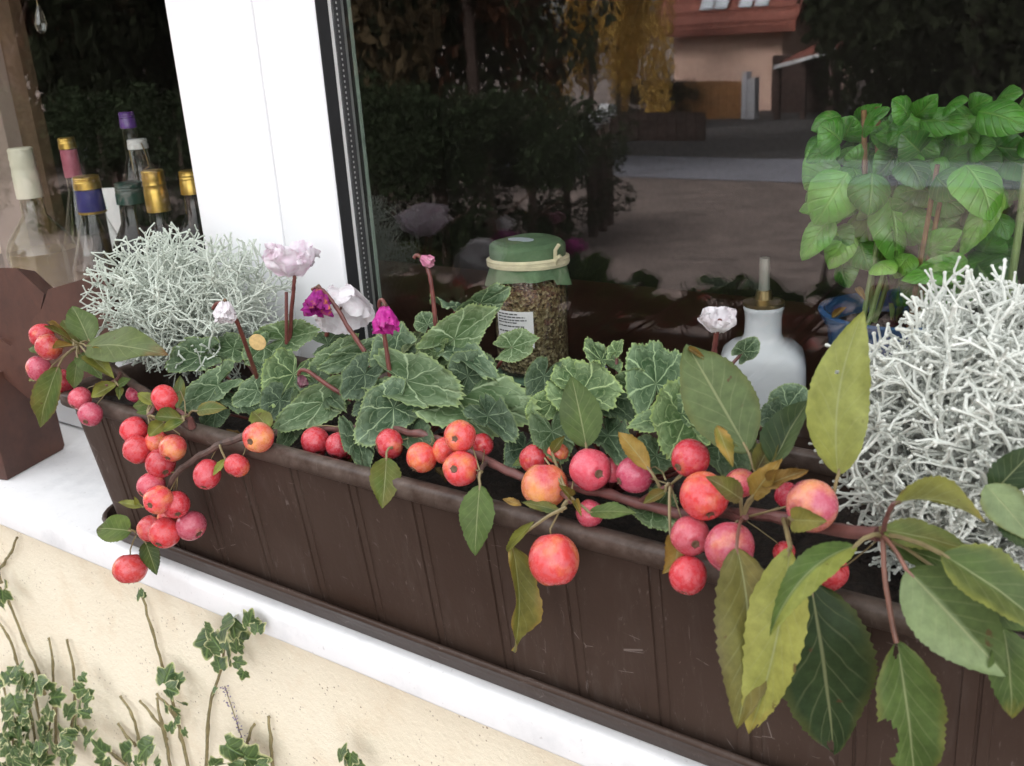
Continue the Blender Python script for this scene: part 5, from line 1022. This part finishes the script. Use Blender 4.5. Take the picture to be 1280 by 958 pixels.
# bottles behind the other pane
def bottle(label, capt, capb, capw, y, capmat, glass, shoulder_py, bw, liquid=None, lpy=None, neckw=None, extra=None, flare=1.0):
    cb_ = at(*capb, y); ct = at(*capt, y); k = mpp(cb_); x0 = cb_.x; B_ = V((x0, y, ISZ)); h = ct.z-ISZ; hb = cb_.z-ISZ
    t = thing('bottle', label, 'bottle', B_, 'bottles behind the glass'); cr = capw*k/2; nr = (neckw or capw*.86)*k/2; br = bw*k/2
    hs = at(capb[0]+8, shoulder_py, y).z-ISZ; hs = max(.03, min(hs, hb-.012))
    body = [(br*.9, .0005), (br, .004), (br, max(.01, hs-.02)), (br*.97, hs-.012), (br*.85, hs), (lerp(nr, br, .45), lerp(hs, hb, .25)), (nr*1.12, lerp(hs, hb, .55)), (nr, hb), (nr, hb+.003)]
    obj('glass_body', MB().lathe(body, 32, B_), MAT[glass], t)
    if liquid:
        hl = at(capb[0]+8, lpy, y).z-ISZ; ip = [(br*.88, .003), (br*.96, .006)] + [(rr*.95, hh) for rr, hh in body[2:-1] if hh < hl-.003 and hh > .012]
        i = max(j for j, (rr, hh) in enumerate(body) if hh < hl) if hl > body[1][1] else 1
        a_, b_ = body[i], body[min(i+1, len(body)-1)]; f = (hl-a_[1])/max(1e-6, b_[1]-a_[1]); ip += [(lerp(a_[0], b_[0], min(1, f))*.95, hl), (.001, hl)]; obj('liquid', MB().lathe(ip, 28, B_), MAT[liquid], t)
    hc = h-hb; pr = [(cr*1.02, hb), (cr*1.0, hb+hc*.5), (cr*.98, hb+hc*.52), (cr*.94, hb+hc*.62), (cr*.99, hb+hc*.66), (cr*.93, hb+hc*.74), (cr*.98, hb+hc*.80), (cr*.93, hb+hc*.88), (cr*.95, hb+hc*.97), (cr*.85, hb+hc), (.001, hb+hc)]
    obj('screw_cap', MB().lathe(pr, 28, B_), capmat, t, True, 30)
    if extra: extra(t, B_, k, cr, nr, hb, h)
    return t
cream = simple('cream_cap', (.62,.60,.47), .45, .06, 30); pink = simple('pink_foil', (.42,.11,.16), .5); bluec = simple('blue_foil', (.035,.032,.16), .4); dgreen = simple('dark_green_cap', (.016,.05,.040), .35); purple = simple('purple_glass', (.10,.04,.20), .2); porc = simple('porcelain', (.62,.62,.60), .2)
def sleeve(mat, f0, f1, gold=False):
    def ex(t, B_, k, cr, nr, hb, h):
        z0, z1 = f0*k, f1*k; obj('foil_sleeve', MB().lathe([(cr*.98, hb-z1), (cr*1.02, hb-z1+.002), (cr*.96, hb-z0), (cr*.9, hb-z0)], 28, B_), mat, t)
        if gold: obj('gold_ring', MB().lathe([(cr*.9, hb-z1-.003), (cr*1.05, hb-z1-.002), (cr*1.05, hb-z1), (cr*.9, hb-z1+.001)], 28, B_), MAT['gold'], t)
    return ex
bottle('clear bottle of amber liquid with tall cream screw cap', (28,185), (38,247), 31, .275, cream, 'green_glass', 296, 84, 'amber', 312)
bottle('clear bottle with gold cap over a pink foil neck', (83,172), (85,186), 21, .345, MAT['gold'], 'green_glass', 300, 66, 'amber', 322, extra=sleeve(pink, 1, 35))
bottle('clear bottle with gold cap over a blue foil neck', (108,220), (110,236), 33, .262, MAT['gold'], 'clear', 318, 78, 'brown_liquid', 330, extra=sleeve(bluec, 1, 28, True))
bottle('dark bottle with a dark green cap', (160,228), (164,254), 34, .285, dgreen, 'dark_glass', 306, 74)
bottle('dark bottle with a long gold cap beside the window frame', (193,213), (199,264), 29, .265, MAT['gold'], 'dark_glass', 316, 76)
bottle('dark bottle with a gold cap half behind the white frame', (238,213), (241,242), 28, .285, MAT['gold'], 'dark_glass', 300, 76)
def wire(t, B_, k, cr, nr, hb, h):
    mb = MB()
    for s in (-1, 1): mb.tube([B_+V((s*cr*1.05, -cr*.3, h-.004)), B_+V((s*cr*1.25, -cr*.2, h-.016)), B_+V((s*cr*1.35+.004, -cr*.3, h-.034)), B_+V((s*cr*.8, -cr*.5, h-.04))], .0009, 6)
    obj('wire_bail', mb, MAT['brass'], t)
bottle('clear swing top bottle with white porcelain stopper', (172,174), (173,186), 25, .34, porc, 'clear', 290, 70, extra=wire)
bottle('small clear bottle with a round purple stopper', (160,140), (161,160), 20, .40, purple, 'clear', 240, 60)
p = at(142, 262, .33); tag(obj('paper_card', MB().prism([V((p.x-.022, .33, ISZ)), V((p.x+.022, .335, ISZ)), V((p.x+.022, .335, p.z+.030)), V((p.x-.020, .33, p.z+.028))], (0, .0012, 0)), MAT['paper'], None, False, loc=(p.x, .33, ISZ)), 'pale paper card standing between the bottles', 'card')
p = at(50, 22, .30); cd = thing('glass_pendant', 'clear glass drop hanging inside above the bottles', 'pendant', p)
obj('drop', MB().lathe([(.001, -.020), (.006, -.016), (.008, -.008), (.005, .006), (.002, .014), (.001, .016)], 10, p, (.15,0,1)), MAT['foil'], cd, False); obj('thread', MB().tube([p+V((0,0,.014)), p+V((.004,0,.12)), V((p.x+.004, p.y, 1.41))], .0005, 5), MAT['brass'], cd)

# ------------------------------------------------------------------ variegated ivy on the wall
def ivy_mesh(seed):
    r = random.Random(seed); mb = MB(); mb.uv = []; mb.c = []; A_, B_ = 60, 7; ph = r.random()*6; pts = (0, 1.05, -1.05, 2.1, -2.1)
    for k in range(B_+1):
        f = k/B_
        for j in range(A_):
            th = -math.pi+2*math.pi*(j+.5)/A_; q = .60
            for i, a0 in enumerate(pts): q = max(q, (1.0, .86, .86, .66, .66)[i]*max(0, 1-abs(th-a0)/.95)**.7)
            if abs(th) > 2.8: q *= .55
            q *= 1+.06*noise.noise(V((th*2, seed, 0))); x, y = q*f*math.sin(th), q*f*math.cos(th)
            mb.v.append(V((x, y, .12*math.sin(2*th+ph)*f*f - .12*f*f + .05*abs(math.sin(2.95*th))*f))); mb.uv.append((.5+y/2, max(-1, min(1, x))))
            w = f + .22*noise.noise(V((x*2.6, y*2.6, seed*3))); g = mixc((.030,.062,.020), (.085,.13,.045), .5+.8*noise.noise(V((x*2, y*2, seed+5)))); mb.c.append(g if w < .88 else mixc(g, (.56,.55,.30), min(1, (w-.88)*9)))
    mb.f = [(k*A_+j, k*A_+(j+1) % A_, (k+1)*A_+(j+1) % A_, (k+1)*A_+j) for k in range(B_) for j in range(A_)]
    me = mb.mesh('ivy_leaf'); me.materials.append(MAT['ivy']); return me
IVM = [ivy_mesh(s) for s in range(6)]; ri = random.Random(77)
def ivl(t, px, py, sz, y=None, node=None):
    y = -.012+ri.uniform(-.016, .006) if y is None else y; p = at(px, py, y); nn = V((ri.gauss(0,.45), -1, .35+ri.gauss(0,.4))).normalized(); ax = V((ri.gauss(0,1), 0, ri.gauss(-.3,1))); ax = (ax-nn*ax.dot(nn)).normalized(); s = sz*mpp(p)*.84
    o = inst('leaf', ri.choice(IVM), Matrix.Translation(p) @ Matrix((ax.cross(nn), ax, nn)).transposed().to_4x4() @ Matrix.Diagonal((s, s, s, 1)), t)
    if node is not None:
        mw = o.matrix_local; P = p; iv = (Matrix.Translation(wloc(t)) @ mw).inverted(); s_ = MB().tube([P-nn*.0005, lerp(P, node, .5)-nn*.003, node], .0006, 5); s_.v = [iv @ q for q in s_.v]; me = s_.mesh('leaf_stalk'); me.materials.append(MAT['ivystem']); so_ = bpy.data.objects.new('leaf_stalk', me); sc.collection.objects.link(so_); so_.parent = o
def ivy(label, stems, leaves, r0=.0015):
    b = at(*stems[0][-1], .004); t = thing('ivy_shoot', label, 'ivy', b, 'ivy shoots on the wall'); allp = []
    for st in stems:
        P = wiggle([at(x, y, .0075-.003*(i % 2)) for i, (x, y) in enumerate(st)], .0014, 5, len(st)); rad = [lerp(r0*.8, r0*1.25, i/(len(P)-1))*(1.35 if i % 5 == 0 else 1) for i in range(len(P))]; allp += P
        obj('stem', MB().tube(P, rad, 7), MAT['ivystem'], t)
    for x, y, s in leaves:
        q = at(x, y, -.008); ivl(t, x, y, s, None, min(allp, key=lambda a_: (a_-q).length))
ivy('ivy shoot with one tiny leaf at its tip just below the hanging crab apple', [[(177,742),(190,788),(204,838),(214,868),(226,920),(236,965)], [(196,868),(212,885),(222,905)]], [(174,741,14),(180,744,8),(208,848,26),(222,852,20),(212,862,22),(206,884,16),(217,888,18),(228,880,14),(220,900,14),(212,912,14),(230,915,12)])
ivy('ivy shoot topped by a cluster of leaves touching the sill underside', [[(283,796),(276,838),(266,868),(260,910),(257,965)]], [(280,786,34),(262,800,34),(272,806,30),(292,778,30),(300,800,28),(312,778,26),(322,786,18),(285,822,24),(274,832,20),(296,828,16),(304,842,15),(258,786,20),(296,812,20),(268,862,10)])
ivy('bare upright ivy twig between two leafy shoots', [[(150,870),(165,892),(174,925),(176,965)], [(147,905),(160,922),(170,932)]], [])
ivy('bare forked ivy twig beside the leafy shoot', [[(174,876),(190,895),(205,916),(213,965)], [(196,872),(202,900),(208,925)]], [])
ivy('short thick cut ivy stub', [[(335,895),(338,925),(341,965)]], [(330,950,10)])
ivy('low ivy shoot with two broad leaves', [[(318,905),(310,924),(302,945),(296,968)]], [(288,935,34),(312,948,36),(300,962,26),(270,955,20),(326,956,16)])
ivy('small leafy ivy tip below the long white sill', [[(432,945),(433,965)]], [(426,944,20),(438,946,20),(432,956,22),(446,956,16)])
ivy('long slanting ivy stem with a leafy joint', [[(0,735),(12,755),(30,800),(48,842),(56,868)], [(-6,700),(2,730)]], [(3,742,22),(0,756,18),(-6,738,16),(6,730,14)])
ivy('slim ivy twig with a broken tip high under the sill', [[(22,672),(14,690),(4,706),(-8,722)]], [])
ivy('slender bare ivy twig leaning over the leafy mass', [[(-6,770),(10,795),(20,822),(26,850)]], [])
ivy('tall bare ivy twig rising from the leafy mass', [[(61,798),(66,830),(69,890),(70,930)]], [])
ivy('bare ivy twig with small leaves along its side', [[(84,800),(92,838),(93,880),(90,920)]], [(102,846,14),(100,862,20),(106,878,20),(98,888,18),(110,868,14)])
lv = []
for i in range(85):
    x = ri.triangular(-20, 118, 20); y = ri.uniform(838+abs(x-20)*.5, 965); lv.append((x, y, ri.uniform(12, 26)))
ivy('dense leafy mass of variegated ivy low on the cream wall', [[(30,850),(40,900),(50,970)], [(70,870),(60,920),(58,970)], [(5,860),(15,910),(18,970)], [(92,890),(84,930),(80,970)], [(40,840),(46,880),(55,930)]], lv)
ivy('creeping ivy stem with three leaves in a row', [[(96,908),(120,930),(145,946),(168,968)]], [(108,926,24),(126,938,26),(130,952,20),(158,942,30),(182,936,32),(170,955,22),(196,955,18),(142,962,20)])
lavm = simple('dried_lavender', (.19,.15,.24), .9, .3, 200); mb = MB(); r = random.Random(9)
for i in range(90):
    u = r.random(); p = at(lerp(281, 312, u)+r.gauss(0, 3), lerp(858, 945, u)+r.gauss(0, 3), .007); s = r.uniform(.0006, .0014); mb.lathe([(.0001, -s), (s*.7, 0), (.0001, s)], 5, p, (r.gauss(0,1), r.gauss(0,1), r.gauss(0,1)+.01))
lt = thing('lavender_sprig', 'dried purple lavender sprig against the cream wall beside ivy', 'lavender', at(312, 950, .006)); tag(obj('buds', mb, lavm, lt), kind='stuff'); obj('stem', MB().tube([at(281, 858, .0085), at(295, 900, .0085), at(313, 955, .0085)], .0006, 5), MAT['ivystem'], lt)

# ------------------------------------------------------------------ dry litter on the soil
rl = random.Random(31)
for i in range(6):
    x = rl.uniform(-0.2, 0.42); y = rl.uniform(-0.004, 0.05); b = V((x, y, 0.141)); an = rl.uniform(0, 6.28); t = b+V((math.cos(an)*.02, math.sin(an)*.012, rl.uniform(-.002, .006)))
    mb = leaf_mb(b, t, rl.uniform(.007, .012), V((rl.gauss(0,.3), -.3, 1)), fold=20, curl=.4, wave=.07, ca=(.14,.085,.04), cb=(.07,.042,.022), N=12, M=6, seed=900+i)
    tag(obj('dry_leaf', mb, MAT['leaf'], None, True, None, loc=b), 'small curled dry brown leaf lying on the dark planter soil', 'leaf', 'dry leaves on the soil')
